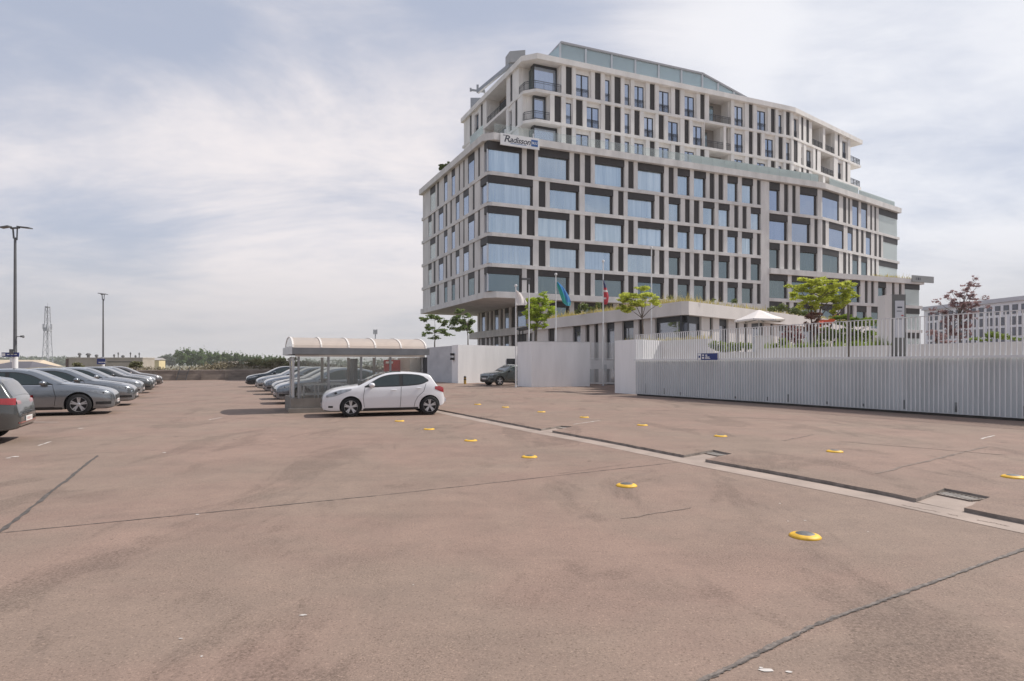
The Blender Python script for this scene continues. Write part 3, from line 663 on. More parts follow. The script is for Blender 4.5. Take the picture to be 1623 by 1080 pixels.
# wall 1 : two faces meeting at an edge
a=ray(676,60.5); b=ray(726,52.6); c=ray(832,57.5); h1=ZZ(550.3,57.9); h2=ZZ(546.7,52.6)
t=thing('white_wall','long white rendered wall with stains on its left face behind the white hatchback','wall',b)
th=Vector((.25,.5,0))
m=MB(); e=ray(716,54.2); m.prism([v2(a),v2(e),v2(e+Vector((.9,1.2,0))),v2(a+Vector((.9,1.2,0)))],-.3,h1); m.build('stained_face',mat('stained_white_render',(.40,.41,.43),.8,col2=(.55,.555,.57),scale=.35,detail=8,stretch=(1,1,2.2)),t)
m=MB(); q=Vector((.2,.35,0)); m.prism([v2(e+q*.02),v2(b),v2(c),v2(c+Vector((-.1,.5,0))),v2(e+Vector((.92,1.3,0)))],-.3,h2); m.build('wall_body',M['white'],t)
m=MB(); q=ray(719,53.8)-Vector((.10,.10,0))
for z in (ZZ(562,53.5),ZZ(569,53.5)): m.box(q.x-.16,q.x+.16,q.y-.35,q.y+.1,z-.10,z+.10); 
m.build('wall_lamps',M['black'],t)
m=MB(); k=ray(811,56.3); n_=Vector((c.y-b.y,-(c.x-b.x),0)).normalized(); dd=(c-b).normalized()
k=b+dd*((k-b).dot(dd)); m.obox(k+n_*.02+Vector((0,0,ZZ(573.5,56.3))),dd*.5,n_*.03,Vector((0,0,.28))); m.build('dark_hatch',M['frame'],t)
# wall 2 : block in front of the ramp
a=ray(820,45.4); b=ray(842.5,43.9); c=ray(935,45.3); hh=ZZ(541.7,43.9)
t=thing('white_wall','freestanding white wall block hiding the rear of the dark SUV','wall',b)
m=MB(); back=(Vector((-.2,.4,0)))
d1=(c-b).normalized(); n1=Vector((-d1.y,d1.x,0)); m.prism([v2(a),v2(b),v2(c),v2(c+n1*1.4),v2(b+n1*1.55+d1*.3)],-.1,hh); m.build('wall_body',M['white'],t)
m=MB(); m.prism([v2(a+Vector((-.02,-.01,0))),v2(b+Vector((0,-.03,0))),v2(c+Vector((.02,-.01,0))),v2(c+n1*1.42),v2(b+n1*1.57+d1*.3)],hh+.002,hh+.035); m.build('coping',M['alu'],t)
# pier right of the gate
a=ray(974.5,34.9); b=ray(1008.5,33.2); hp=3.05
t=thing('white_wall','short white pier between the slatted gate and the long fence','wall',b)
d1=(b-a).normalized(); n1=Vector((-d1.y,d1.x,0)); m=MB(); m.prism([v2(a),v2(b),v2(b+n1*.45),v2(a+n1*6)],-.1,hp); m.build('wall_body',M['white'],t)
# gate
Yg=49.0; x0,x1=XZ(934.5,Yg),XZ(990,Yg); t=thing('slatted_gate','pale slatted gate with a solid middle panel between the white walls','gate',((x0+x1)/2,Yg,0))
m=MB(); 
for i in range(26):
    x=x0+.12+i*(x1-x0-.2)/25; m.box(x-.02,x+.02,Yg-.03,Yg,.28,ZZ(543,Yg))
m.build('bars',M['whitefence'],t)
m=MB(); m.box(x0,x1,Yg+.002,Yg+.06,ZZ(585,Yg),ZZ(571,Yg)); m.build('middle_panel',M['white'],t)
m=MB(); m.box(x0,x1,Yg+.002,Yg+.06,.12,.27)
for z in (ZZ(570,Yg),): m.box(x0,x1,Yg-.06,Yg-.032,z,z+.06)
m.build('rails',M['whitefence'],t)
m=MB(); m.box(XZ(959,Yg)-.12,XZ(959,Yg)+.12,Yg-.10,Yg-.065,ZZ(588,Yg),ZZ(578,Yg)); m.build('lock_box',M['alu'],t)
m=MB(); m.box(x0-.3,x1,Yg+2.4,Yg+2.7,-.1,ZZ(586,Yg)); m.thing('low_wall',M['fencewall'],(x0,Yg+2.5,0),'low grey wall seen through the lower bars of the gate','wall')

# long fence
fa=G(1008.5,627,SL); fb=G(1618.5,668,SL); fd=(fb-fa).normalized(); fn=Vector((fd.y,-fd.x,0)); 
if fn.x>0: fn=-fn
Lf=(fb-fa).length+9
def fp(s,o=0,z=0): q=fa+fd*s+fn*o; return Vector((q.x,q.y,z))
t=thing('bar_fence','long pale fence of vertical bars over a solid grey wall on the right','fence',fp(8))
m=MB(); i=0; s=.05; fr=random.Random(5)
while s<Lf:
    m.obox(fp(s,.07,(.13+3.22)/2+SL/2),fd*.013,fn*.018,Vector((0,0,(3.22-.13)/2+fr.uniform(-.004,.004)))); s+=.137
m.build('bars',M['whitefence'],t)
m=MB(); m.obox(fp(Lf/2,.085+.062,1.915),fd*Lf/2,fn*.025,(0,0,.035)); m.obox(fp(Lf/2,.085,3.235),fd*Lf/2,fn*.02,(0,0,.012)); m.build('rails',M['whitefence'],t)
m=MB(); m.obox(fp(Lf/2,-.12,1.02),fd*Lf/2,fn*.12,(0,0,.89)); m.build('solid_wall',M['fencewall'],t)
m=MB(); m.obox(fp(Lf/2,-.15,.06),fd*Lf/2,fn*.10,(0,0,.068)); m.build('gap_shade',mat('dark_gap_shade',(.07,.065,.06),.9,var=.3,scale=3),t)  # set-back strip coloured dark for the shaded gap below the solid wall
m=MB()
for k in range(18):
    s=.6+k*1.45+fr.uniform(-.3,.3); hgt=fr.choice((.1,.15,.3,.5)); m.obox(fp(s,.004,.20+hgt/2),fd*fr.uniform(.02,.05),fn*.003,(0,0,hgt/2))
dm_=m.build('damp_marks',mat('damp_stain',(.22,.235,.235),.9,var=.4,scale=4),t); dm_['kind']='stuff'
# blue sign on the fence
s0=14.3; q=None
def s_on(p0,d,px):
    k=(px-CX)/F; return (k*p0.y-p0.x)/(d.x-k*d.y)
fo=fa+fn*.26; sa,sb=s_on(fo,fd,1105.5),s_on(fo,fd,1137); pc=fp((sa+sb)/2,.26)
zc=lambda py,p: H+(CY-py)/F*p.y
t=thing('blue_sign','small navy blue sign with a white icon hung on the long fence','sign',(pc.x,pc.y,1.9))
m=MB(); hw=(sb-sa)/2; zb_,zt_=zc(571,pc),zc(560.3,pc); m.obox(Vector((pc.x,pc.y,(zb_+zt_)/2)),fd*hw,fn*.012,(0,0,(zt_-zb_)/2)); m.build('sign_panel',M['blue'],t)
m=MB(); cz=(zb_+zt_)/2; q=fn*.015
def mk(u,z,w,h): m.obox(Vector((pc.x,pc.y,cz+z))+q+fd*u,fd*w,fn*.002,(0,0,h))
mk(-hw*.78,0,hw*.17,.14); mk(-hw*.40,.07,hw*.10,.03); mk(-hw*.40,-.05,hw*.10,.045)
for i in range(3): mk(-hw*.10+i*.03,.05-.0*i,.006,.05)
mk(-hw*.08,.07,hw*.10,.022); mk(hw*.02,-.02,hw*.22,.02); mk(hw*.05,-.08,hw*.26,.014); m.build('sign_marks',M['signwhite'],t)
m=MB(); m.obox(Vector((pc.x,pc.y,cz))+fn*.0185-fd*hw*.78,fd*hw*.08,fn*.002,(0,0,.05)); m.build('icon',M['blue'],t)

# terrace retaining wall with planter behind the fence
t=thing('planter_wall','pale concrete planter wall of the terrace seen through the fence bars','wall',fp(8,-4.5))
m=MB(); o1=-5.0
def retain(m,px0,px1,pytop,off,th=.3,z0=-.1):
    p0=fa+fn*off; s0,s1=s_on(p0,fd,px0),s_on(p0,fd,px1); a=fp(s0,off); b=fp(s1,off)
    z=zc(pytop,(a+b)/2); n=fn*th
    m.hexa([(*(a)[:2],z0),(*(a-n)[:2],z0),(*(b-n)[:2],z0),(*(b)[:2],z0),(*(a)[:2],z),(*(a-n)[:2],z),(*(b-n)[:2],z),(*(b)[:2],z)])
    return a,b,z
ra=retain(m,985,1121,540.5,-3.0,.4); m.build('wall_high',M['planter'],t)
m=MB(); rb=retain(m,1122.5,1200,558.5,-3.6,.35); m.build('wall_low',M['planter'],t)
m=MB(); rc=retain(m,1199,1404,550.5,-3.2,.35); m.build('wall_middle',M['planter'],t)
m=MB(); rd=retain(m,1436.5,1900,541.0,-3.4,.35); m.build('wall_right',M['planter'],t)
m=MB(); e=MB()
tp=[fp(-8,-3.8),fp(Lf,-3.8),fp(Lf,-60),fp(-8,-12)]
m.sheet([v2(x) for x in tp],2.02); m.struct('terrace_ground',mat('terrace_paving',(.30,.27,.24),.9,var=.15))
m=MB(); rnd=random.Random(3)
leaves(m,crown_px([(1131,547,8,7),(1145,548,9,7),(1160,549,9,7),(1172,549,8,7),(1185,549,8,6),(1152,554,20,4)],29.5),2600,.065,rnd)
for a_,b_,n_,hh in ((rc[0],rc[1],260,.35),):
    blades(m,[a_+Vector((0,0,rc[2]))-fn*.15,b_+Vector((0,0,rc[2]))-fn*.15],n_,hh,.02,.5,rnd)
leaves(m,crown_px([(1228,548,10,3.5),(1241,542,7,6),(1270,548,12,3),(1300,547,14,4),(1330,547,10,5),(1358,546,14,5),(1385,548,10,3)],26.5),1800,.06,rnd)
leaves(m,crown_px([(1545,537,10,3),(1572,531,12,6),(1590,534,11,5),(1608,537,10,3),(1560,539,16,2),(1640,536,20,4)],25),1100,.055,rnd)
m.struct('terrace_planting',leaf_mat('planter_leaves',(.14,.21,.03),(.27,.33,.06),.4),'stuff')
m=MB(); blades(m,[ra[0]+Vector((0,0,ra[2]))-fn*.1,ra[1]+Vector((0,0,ra[2]))-fn*.1],420,.22,.02,.4,rnd,.8); m.struct('dry_planting',LM_dry,'stuff')
# grey cabinet / white box on terrace
m=MB(); q=P(1213,549,30); m.box(q.x-.33,q.x+.33,q.y,q.y+.5,2.0,ZZ(533.5,30)); m.box(q.x-.36,q.x+.36,q.y-.03,q.y+.53,ZZ(533.5,30)+.002,ZZ(533.5,30)+.05); m.box(q.x-.28,q.x+.28,q.y-.012,q.y-.002,2.25,ZZ(535,30)); m.thing('terrace_cabinet',M['planter'],(q.x,q.y,2.02),'pale cabinet on the terrace right below the white parasol','cabinet')

# white parasol on the terrace
Yp=36; c0=P(1203,550,Yp); zt,ze=ZZ(491,Yp),ZZ(507,Yp); r=38*Yp/F
t=thing('parasol','white square parasol open on the terrace in front of the annex','parasol',(c0.x,c0.y,2.02))
m=MB(); n=8; ring=[(c0.x+r*math.cos(2*math.pi*i/n+.2),c0.y+r*math.sin(2*math.pi*i/n+.2),ze+(.0 if i%2 else -.05)) for i in range(n)]
mid=[(c0.x+r*.5*math.cos(2*math.pi*i/n+.2),c0.y+r*.5*math.sin(2*math.pi*i/n+.2),ze+(zt-ze)*.46) for i in range(n)]
vs=ring+mid+[(c0.x,c0.y,zt)]; fs=[(i,(i+1)%n,n+(i+1)%n,n+i) for i in range(n)]+[(n+i,n+(i+1)%n,2*n) for i in range(n)]
m.add(vs,fs); vb=[(x,y,z-.10) for x,y,z in ring]; m.add(ring+vb,[(i,n+i,n+(i+1)%n,(i+1)%n) for i in range(n)])
m.build('canopy',mat('parasol_cloth',(.72,.67,.64),.8,var=.05),t)
m=MB()
for p,q in zip(ring,mid): m.bar((c0.x,c0.y,ze+.02),(p[0],p[1],p[2]-.03),.035)
m.build('ribs',M['poleg'],t)
m=MB(); m.tube((c0.x,c0.y,2.02),(c0.x,c0.y,zt-.04),.035,.035,8); m.build('pole',M['alu'],t)
m=MB(); m.lathe([(.0,.06),(.3,.06),(.34,0)],c=(c0.x,c0.y,2.021),n=12); m.build('base',M['poleg'],t)

# pylon sign
Yp=24.3; x0,x1,x2=XZ(1403,Yp),XZ(1414.5,Yp),XZ(1435.5,Yp); zt=ZZ(467,Yp)
t=thing('pylon_sign','tall grey pylon sign with a pale panel standing behind the fence','pylon sign',((x0+x2)/2,Yp,0))
m=MB(); m.box(x0,x1-.005,Yp+.02,Yp+.5,0,zt-.02); m.build('side_fin',M['planter'],t)
m=MB(); m.box(x1,x2,Yp,Yp+.48,0,zt); m.build('column',mat('pylon_grey',(.13,.13,.125),.5,var=.08),t)
m=MB(); pa,pb=XZ(1418.2,Yp),XZ(1432.6,Yp); m.box(pa,pb,Yp-.03,Yp-.003,ZZ(535.5,Yp),ZZ(477,Yp)); pn=m.build('panel',mat('pylon_panel',(.50,.50,.53),.5,var=.04),t)
m=MB(); w=pb-pa
for (u,v,wd,hd,mi) in ((.5,487.5,.26,1.1,0),(.45,493.5,.28,.5,0),(.78,500.5,.12,.9,1),(.3,506,.16,.7,0),(.62,506,.1,.5,0)): m.box(pa+w*(u-wd),pa+w*(u+wd),Yp-.036,Yp-.032,ZZ(v+hd,Yp),ZZ(v-hd,Yp),mi)
m.build('panel_marks',[M['ink'],M['red']],pn)
# thin wooden stake/trunk visible through the bars in front of the planter wall
m=MB(); Yk=24.0; x=XZ(1344.5,Yk); m.tube((x,Yk,0),(x,Yk,ZZ(483,Yk)),.055,.045,8); m.thing('tree_stake',BARK,(x,Yk,0),'thin brown stake rising in front of the planter wall under the wide tree','stake')
# red-orange cloth
m=MB(); a=P(1297,519,33); b=P(1331,504,34); pts=[]
for i in range(9):
    u=i/8; p=a.lerp(b,u); s=.07*math.sin(u*9); k=.27-.06*u
    pts.append((p+Vector((0,-.15,s)),p+Vector((.05,.2,s+k))))
for i in range(8):
    m.add([pts[i][0],pts[i+1][0],pts[i+1][1],pts[i][1]],[(0,1,2,3)]); m.add([pts[i][0]-Vector((0,0,.01)),pts[i+1][0]-Vector((0,0,.01)),pts[i+1][1]-Vector((0,0,.01)),pts[i][1]-Vector((0,0,.01))],[(3,2,1,0)])
t=thing('shade_cloth','bright red and orange cloth strung up among the terrace shrubs','cloth',a); m.build('cloth',mat('red_orange_cloth',(.75,.06,.05),.7,col2=(.80,.22,.04),scale=.8),t)
m=MB(); m.tube((a.x,a.y,2.02),a,.03,.03,6); m.tube((b.x,b.y,2.02),b,.03,.03,6); m.build('posts',M['poleg'],t)
m=MB(); q=P(1364,545,28); m.sm=True; m.lathe([(.0,.0),(.22,.0),(.26,.3),(.28,.62),(.24,.66),(.0,.64)],c=(q.x,q.y,2.03),n=14); m.thing('plant_pot',M['blue'],(q.x,q.y,2.03),'dark blue pot half hidden under the fresh green shrub','pot')
# little white table umbrella lamp thing
q=P(1381,544,27); m=MB(); m.lathe([(.01,.46),(.07,.42),(.13,.3),(.0,.3)],c=(q.x,q.y,2.03),n=10); m.tube((q.x,q.y,2.03),(q.x,q.y,2.33),.02,.02,6); m.lathe([(.0,.02),(.1,.02),(.1,0)],c=(q.x,q.y,2.03),n=10); m.thing('garden_lamp',M['signwhite'],(q.x,q.y,2.03),'small white garden lamp behind the fence left of the pylon sign','garden lamp')

# ------------------------------------------------------------------ flagpoles and flags
def pole(px,Y,ytop,lab,r=.055):
    x=XZ(px,Y); zt=ZZ(ytop,Y); t=thing('flagpole',lab,'flagpole',(x,Y,0),0,'flagpoles in front of the hotel')
    m=MB(); m.tube((x,Y,0),(x,Y,zt-.12),r,r*.7,10); m.build('pole',M['whitepole'],t)
    m=MB(); m.lathe([(.0,.2),(.09,.17),(.11,.1),(.09,.02),(.04,.0)],c=(x,Y,zt-.12),n=10); m.build('finial',M['whitepole'],t)
    m=MB(); m.lathe([(.0,.03),(.16,.03),(.16,0)],c=(x,Y,0.051),n=12); m.build('base_plate',M['steel'],t)
    return x,Y
def flag(x,Y,outline,mats,lab,rows=14,seed=0,matfn=None):
    # cloth hanging in folds : outline rows of (py, px_left, px_right)
    rnd=random.Random(seed); m=MB(); nc=12; g=[]
    for j in range(rows+1):
        u=j/rows*(len(outline)-1); i=min(int(u),len(outline)-2); f=u-i
        py,xl,xr=[outline[i][k]*(1-f)+outline[i+1][k]*f for k in range(3)]
        row=[]
        for c_ in range(nc+1):
            v=c_/nc; px=xl+(xr-xl)*v; yy=Y-.02+.16*math.sin(v*9+j*.35+seed)*v; row.append((XZ(px,yy),yy,ZZ(py,yy)))
        g.append(row)
    for j in range(rows):
        for c_ in range(nc):
            mi=matfn(j/rows,c_/nc) if matfn else 0
            m.add([g[j][c_],g[j][c_+1],g[j+1][c_+1],g[j+1][c_]],[(3,2,1,0)],mi)
    o=m.thing('flag',mats,g[0][0],lab,'flag','flags on the flagpoles',smooth=False); return o
x,Y=pole(817.5,44.6-1.3,452.5,'leftmost flagpole, carrying the limp white flag')
flag(x,Y,[(461,818.5,820),(466,818.5,826),(474,818.5,832),(481,818.5,836),(484,819,834),(484,819,823)],[leaf_mat('white_cloth',(.74,.70,.69),(.82,.78,.77),.5)],'limp white flag on the leftmost flagpole',seed=1)
x,Y=pole(881,46.5,434.5,'second flagpole from the left, carrying the blue and green flag')
flag(x,Y,[(447,882.5,884),(454,883,892),(463,886,898),(472,889,903),(480,892,905),(485,898,904)],[leaf_mat('flag_blue',(.07,.22,.50),(.09,.27,.58),.45),leaf_mat('flag_green',(.06,.36,.31),(.08,.44,.38),.45),leaf_mat('flag_teal',(.10,.40,.50),(.12,.46,.56),.45)],'drooping blue and green flag on the second flagpole',seed=2,matfn=lambda u,v:0 if v>.45 and u<.75 else (1 if (v<.45 and u<.8) else 2))
x,Y=pole(956,46.5,413.5,'third flagpole, carrying the red flag')
flag(x,Y,[(444,955.5,957),(452,956,960),(462,956.5,963),(470,957,965),(478,957,964),(483,957.5,962)],[leaf_mat('flag_red',(.50,.07,.09),(.60,.10,.12),.45),leaf_mat('flag_navy',(.06,.07,.15),(.08,.09,.2),.4),MATS['white_cloth']],'limp red flag with dark and pale bands on the third flagpole',seed=3,matfn=lambda u,v:1 if u<.22 else (2 if (.3<u<.4 or (.6<u<.68 and v<.5)) else 0))
pole(1032.5,43,392.5,'bare flagpole without a flag right of the airy tree')
Yl=46; xl=XZ(838.5,Yl); t=thing('street_lamp','street lamp with a flat twin head behind the leftmost flagpole','street lamp',(xl,Yl,0))
m=MB(); m.tube((xl,Yl,0),(xl,Yl,ZZ(444,Yl)),.06,.045,8); m.build('pole',M['whitepole'],t)
m=MB(); z=ZZ(442.5,Yl); m.box(xl-.55,xl+.10,Yl-.15,Yl+.15,z-.06,z+.06); m.box(xl-.06,xl+.06,Yl-.05,Yl+.05,z-.4,z-.062); m.build('lamp_head',M['poleg'],t)
# canopy over the side entrance (in front of the base)
Yc=51; t=thing('entrance_canopy','small glass and steel entrance canopy left of the bright green tree','canopy',P(830,523,Yc))
a=P(818,523,Yc); b=P(850,517,Yc-2.5)
m=MB(); m.hexa([a,b,b+Vector((.4,2.2,0)),a+Vector((.4,2.2,0)),a+Vector((0,0,.12)),b+Vector((0,0,.12)),b+Vector((.4,2.2,.12)),a+Vector((.4,2.2,.12))]); m.build('roof',M['frame'],t)
m=MB()
for p in (a+Vector((.3,.4,0)),b+Vector((-.1,.4,0)),a+Vector((.6,1.9,0)),b+Vector((.1,1.9,0))): m.bar((p.x,p.y,0),(p.x,p.y,p.z),.09)
m.build('posts',M['frame'],t)

# yellow/black bollard
q=G(737,609,SL); t=thing('bollard','yellow bollard with a black band in front of the white wall','bollard',q)
m=MB(); m.tube(q,q+Vector((0,0,.34)),.105,.105,14); m.tube(q+Vector((0,0,.455)),q+Vector((0,0,.52)),.105,.105,14); m.build('post',mat('dull_ochre',(.42,.26,.05),.7,var=.2,scale=5),t)
m=MB(); m.tube(q+Vector((0,0,.342)),q+Vector((0,0,.453)),.107,.107,14); m.lathe([(.105,.522),(.10,.62),(.06,.67),(.0,.68)],c=q,n=14); m.build('band',M['black'],t)

# ------------------------------------------------------------------ grey office building at the far right
Yo=125
def roofpt(px,py,z): Y=(z-H)*F/(CY-py); return Vector((XZ(px,Y),Y,0))
zo=13.4
pA=roofpt(1464.5,487,zo); pB=roofpt(1700,460.5,zo); d=(pB-pA).normalized(); n=Vector((d.y,-d.x,0)); L_=(pB-pA).length
t=thing('office_building','pale lilac-grey three-storey office building at the right edge','building',pA.lerp(pB,.4))
bk=-n*14
m=MB(); m.prism([v2(pA),v2(pB),v2(pB+bk),v2(pA+bk)],-.6,zo-.72); m.build('wall',mat('lilac_wall',(.86,.86,.92),.8,var=.05,scale=.3),t)
m=MB(); q=n*.35; m.prism([v2(pA+q-d*.3),v2(pB+q+d*.3),v2(pB+bk),v2(pA+bk-d*.3)],zo-.715,zo); m.build('roof',mat('lilac_roof',(.60,.60,.66),.7,var=.06,scale=.3),t)
m=MB(); s=s_on(pA,d,1615); p=pA+d*s-n*3; m.tube((p.x,p.y,zo),(p.x,p.y,zo+1.3),.2,.2,8); m.build('chimney',M['poleg'],t)
GLo=mat('office_pane',(.12,.13,.17),.12,var=.3,scale=.4,spec=.8)
row=0
for (z0,z1) in ((10.5,12.1),(8.6,10.05),(6.7,8.15),(4.8,6.25)):
    s=1.0; k=0
    while s<L_-2:
        w=1.0 if (row==0 or k%3!=1) else .5
        f=MB(); a=pA+d*s; 
        def fb(m,s0,s1,za,zb,o0,o1): 
            A=pA+d*s0+n*o0; B=pA+d*s1+n*o0; C=pA+d*s1+n*o1; D=pA+d*s0+n*o1
            m.hexa([(*A[:2],za),(*D[:2],za),(*C[:2],za),(*B[:2],za),(*A[:2],zb),(*D[:2],zb),(*C[:2],zb),(*B[:2],zb)])
        fb(f,s,s+w,z0,z1,.01,.05); fo_=f.build('window',M['poleg'],t)
        g=MB(); fb(g,s+.08,s+w-.08,z0+.08,z1-.08,.052,.062); g.build('pane',GLo,fo_)
        s+=w+(.6 if row==0 else (.8 if k%3==2 else .5)); k+=1
    row+=1

# ------------------------------------------------------------------ glass shelter
o=Vector((-7.62,21.0,0)); sx=Vector((.918,.396,0)); sy=Vector((-.425,.905,0)); SLn,SWd=4.72,2.45
t=thing('stair_shelter','glazed stair shelter with a tan barrel roof behind the white hatchback','shelter',o)
def sp(u,w,z=0): q=o+sx*u+sy*w; return Vector((q.x,q.y,z))
def sbox(m,u0,u1,w0,w1,z0,z1,mi=0): m.hexa([sp(u0,w0,z0),sp(u1,w0,z0),sp(u1,w1,z0),sp(u0,w1,z0),sp(u0,w0,z1),sp(u1,w0,z1),sp(u1,w1,z1),sp(u0,w1,z1)],mi)
m=MB(); sbox(m,0,SLn,0,.22,0,.5); sbox(m,0,.22,.222,SWd,0,.52); sbox(m,.222,SLn,SWd-.2,SWd,0,.5); sbox(m,-.1,SLn,-.12,-.002,0,.16)
m.build('plinth',mat('weathered_plinth',(.30,.27,.235),.9,col2=(.17,.155,.135),scale=1.2,detail=8),t)
m=MB(); PT=.07
us=[.22,1.22,2.36,3.42,SLn-.10]
for u in us: m=MB(); sbox(m,u,u+PT,.06,.13,.502,1.95); m.build('post',mat('shelter_post',(.30,.30,.30),.45,.4,var=.08),t)
for u in (.22,1.3,2.3,3.3,SLn-.1): m=MB(); sbox(m,u,u+.10,SWd-.14,SWd-.06,.502,1.95); m.build('post',mat('shelter_post',(.30,.30,.30),.45,.4,var=.08),t)
for w_ in (.24,1.2): m=MB(); sbox(m,.06,.13,w_,w_+.07,.522,1.95); m.build('post',M['alu'],t)
m=MB(); sbox(m,.15,SLn+.02,.02,.14,1.953,2.02); m.build('front_rail',mat('white_rail',(.70,.66,.62),.5,var=.04),t)
m=MB(); sbox(m,SLn-.02,SLn+.10,-.02,SWd,0,1.95); m.build('end_frame',M['frame'],t)
for i in range(4):
    m=MB(); sbox(m,us[i]+PT+.002,us[i+1]-.002,.09,.10,.505,1.95); m.build('glass_pane',M['sglass'],t)
m=MB(); sbox(m,.09,.10,.33,1.19,.525,1.95); m.build('glass_pane',M['sglass'],t)
for i in range(4):
    m=MB(); a_=(.22,1.3,2.3,3.3,SLn-.1); sbox(m,a_[i]+.102,a_[i+1]-.002,SWd-.105,SWd-.095,.505,1.95); m.build('glass_pane',M['sglass'],t)
# fascia all round
m=MB(); sbox(m,.02,SLn+.05,-.20,-.12,2.03,2.26); sbox(m,.02,SLn+.05,SWd+.12,SWd+.20,2.03,2.26); sbox(m,SLn+.052,SLn+.13,-.20,SWd+.2,2.03,2.26); m.build('fascia',M['shade_grey'],t)
m=MB(); sbox(m,-.06,.018,-.20,SWd+.2,2.03,2.30); m.build('end_fascia',M['alu'],t)
m=MB(); sbox(m,.02,.9,-.118,SWd+.118,1.97 if False else 2.022,2.07); m.build('soffit',M['frame'],t)
# barrel roof
nseg=14; w0,w1=-.14,SWd+.14; zc0=2.262; rise=.40
def arc(i): 
    a=math.pi*i/nseg; return ((w0+w1)/2-(w1-w0)/2*math.cos(a), zc0+rise*math.sin(a))
us2=[.05+(SLn-.03)*k/5 for k in range(6)]
m=MB(); m.sm=True
for k in range(5):
    for i in range(nseg):
        (wa,za),(wb,zb)=arc(i),arc(i+1); m.add([sp(us2[k],wa,za),sp(us2[k+1],wa,za),sp(us2[k+1],wb,zb),sp(us2[k],wb,zb)],[(0,1,2,3)])
tan=mat('tan_polycarbonate',(.76,.67,.60),.35,var=.05,scale=.8)
nt=tan.node_tree; bs=nt.nodes['Principled BSDF']; tr=nt.nodes.new('ShaderNodeBsdfTranslucent'); tr.inputs['Color'].default_value=(.92,.80,.70,1); tp_=nt.nodes.new('ShaderNodeBsdfTransparent'); tp_.inputs['Color'].default_value=(.95,.87,.80,1)
m1=nt.nodes.new('ShaderNodeMixShader'); m1.inputs[0].default_value=.45; m2=nt.nodes.new('ShaderNodeMixShader'); m2.inputs[0].default_value=.10
nt.links.new(bs.outputs[0],m1.inputs[1]); nt.links.new(tr.outputs[0],m1.inputs[2]); nt.links.new(m1.outputs[0],m2.inputs[1]); nt.links.new(tp_.outputs[0],m2.inputs[2]); nt.links.new(m2.outputs[0],nt.nodes['Material Output'].inputs['Surface'])
br=m.build('barrel_roof',tan,t)
for u in us2:
    m=MB()
    for i in range(nseg):
        (wa,za),(wb,zb)=arc(i),arc(i+1); m.bar(sp(u,wa,za+.012),sp(u,wb,zb+.012),.055,.03)
    m.build('roof_rib',MATS['white_rail'],t)
m=MB(); pts=[sp(us2[0]-.01,*[0,0][:0],0) if False else sp(us2[0]-.012,arc(i)[0],arc(i)[1]-.004) for i in range(nseg+1)]
m.add(pts,[tuple(range(nseg,-1,-1))]); m.build('gable_pane',M['sglass'],t)
# interior : handrails, stair, red panel
m=MB()
for w in (.75,1.75):
    m.bar(sp(.5,w,.95),sp(2.0,w,.95),.05); m.bar(sp(.5,w,.6),sp(2.0,w,.6),.03)
    for u in (.5,1.0,1.5,2.0): m.bar(sp(u,w,0),sp(u,w,.95),.04)
    m.bar(sp(2.0,w,.95),sp(4.4,w,-.0),.05)
m.build('handrails',M['alu'],t)
m=MB(); sbox(m,3.55,4.2,1.5,1.55,1.10,1.86); m.build('red_panel',M['red'],t)
m=MB(); sbox(m,3.62,3.9,1.485,1.497,1.72,1.80); sbox(m,3.7,4.0,1.485,1.497,1.88,1.93) ; m.build('panel_marks',M['signwhite'],t)
m=MB(); sbox(m,SLn-.45,SLn-.03,.4,SWd-.25,0,1.94); m.build('inner_wall',M['planter'],t)
m=MB(); sbox(m,2.35,2.5,1.3,2.0,.0,1.9); m.build('inner_column',M['poleg'],t)
# ------------------------------------------------------------------ hotel
class Fac:
    def __init__(s,p0,p1=None,d=None,L=None):
        s.p0=Vector((p0[0],p0[1],0))
        if p1 is not None: q=Vector((p1[0],p1[1],0))-s.p0; s.L=q.length; s.d=q/s.L
        else: s.d=Vector((d[0],d[1],0)).normalized(); s.L=L
        s.n=Vector((s.d.y,-s.d.x,0)); s.rec=1.0
    def s(s_,px): return s_on(s_.p0,s_.d,px)
    def pt(s,u,o=0): q=s.p0+s.d*u+s.n*o; return (q.x,q.y)
    def box(s,m,u0,u1,z0,z1,o0,o1,mi=0):
        A,B,C,D=s.pt(u0,o1),s.pt(u1,o1),s.pt(u1,o0),s.pt(u0,o0)
        m.hexa([(*A,z0),(*B,z0),(*C,z0),(*D,z0),(*A,z1),(*B,z1),(*C,z1),(*D,z1)],mi)
hotel=thing('hotel','large pale concrete grid-fronted hotel stepping up to a glass penthouse','hotel',(20,85,-.6))
c0=Vector((-2.7,68,0)); dA=Vector((.927,.375,0)).normalized()
FA=Fac(c0,d=dA,L=51); sB=FA.s(1302); bend=FA.pt(sB)
FAx=Fac(c0,d=dA,L=FA.s(1458))
FB=Fac(bend,(64,101)); FL=Fac((-13.2,90),(c0.x,c0.y))
FL.rec=.25; FB.rec=.35; WIN=[];DARK=[];FRW=[]
PIERS=[]
def pier(m,f,u0,u1,z0,z1,o=0.0,dep=.55):
    PIERS.append((f,u0,u1,z0,z1,o-dep,o))
def build_columns(parent,mt_of):
    PIERS.sort(key=lambda w:abs(w[0].pt(w[2])[0]/w[0].pt(w[2])[1]-w[0].pt(w[1])[0]/w[0].pt(w[1])[1])*(w[4]-w[3])/w[0].pt(w[1])[1],reverse=True)
    for p in PIERS[:100]:
        m=MB(); p[0].box(m,*p[1:]); m.build('column',mt_of(p),parent)
    rest={}
    for p in PIERS[100:]: p[0].box(rest.setdefault(mt_of(p).name,MB()),*p[1:])
    for k,m in rest.items(): o=m.build('column',MATS[k],parent); o['kind']='stuff'
    PIERS.clear()
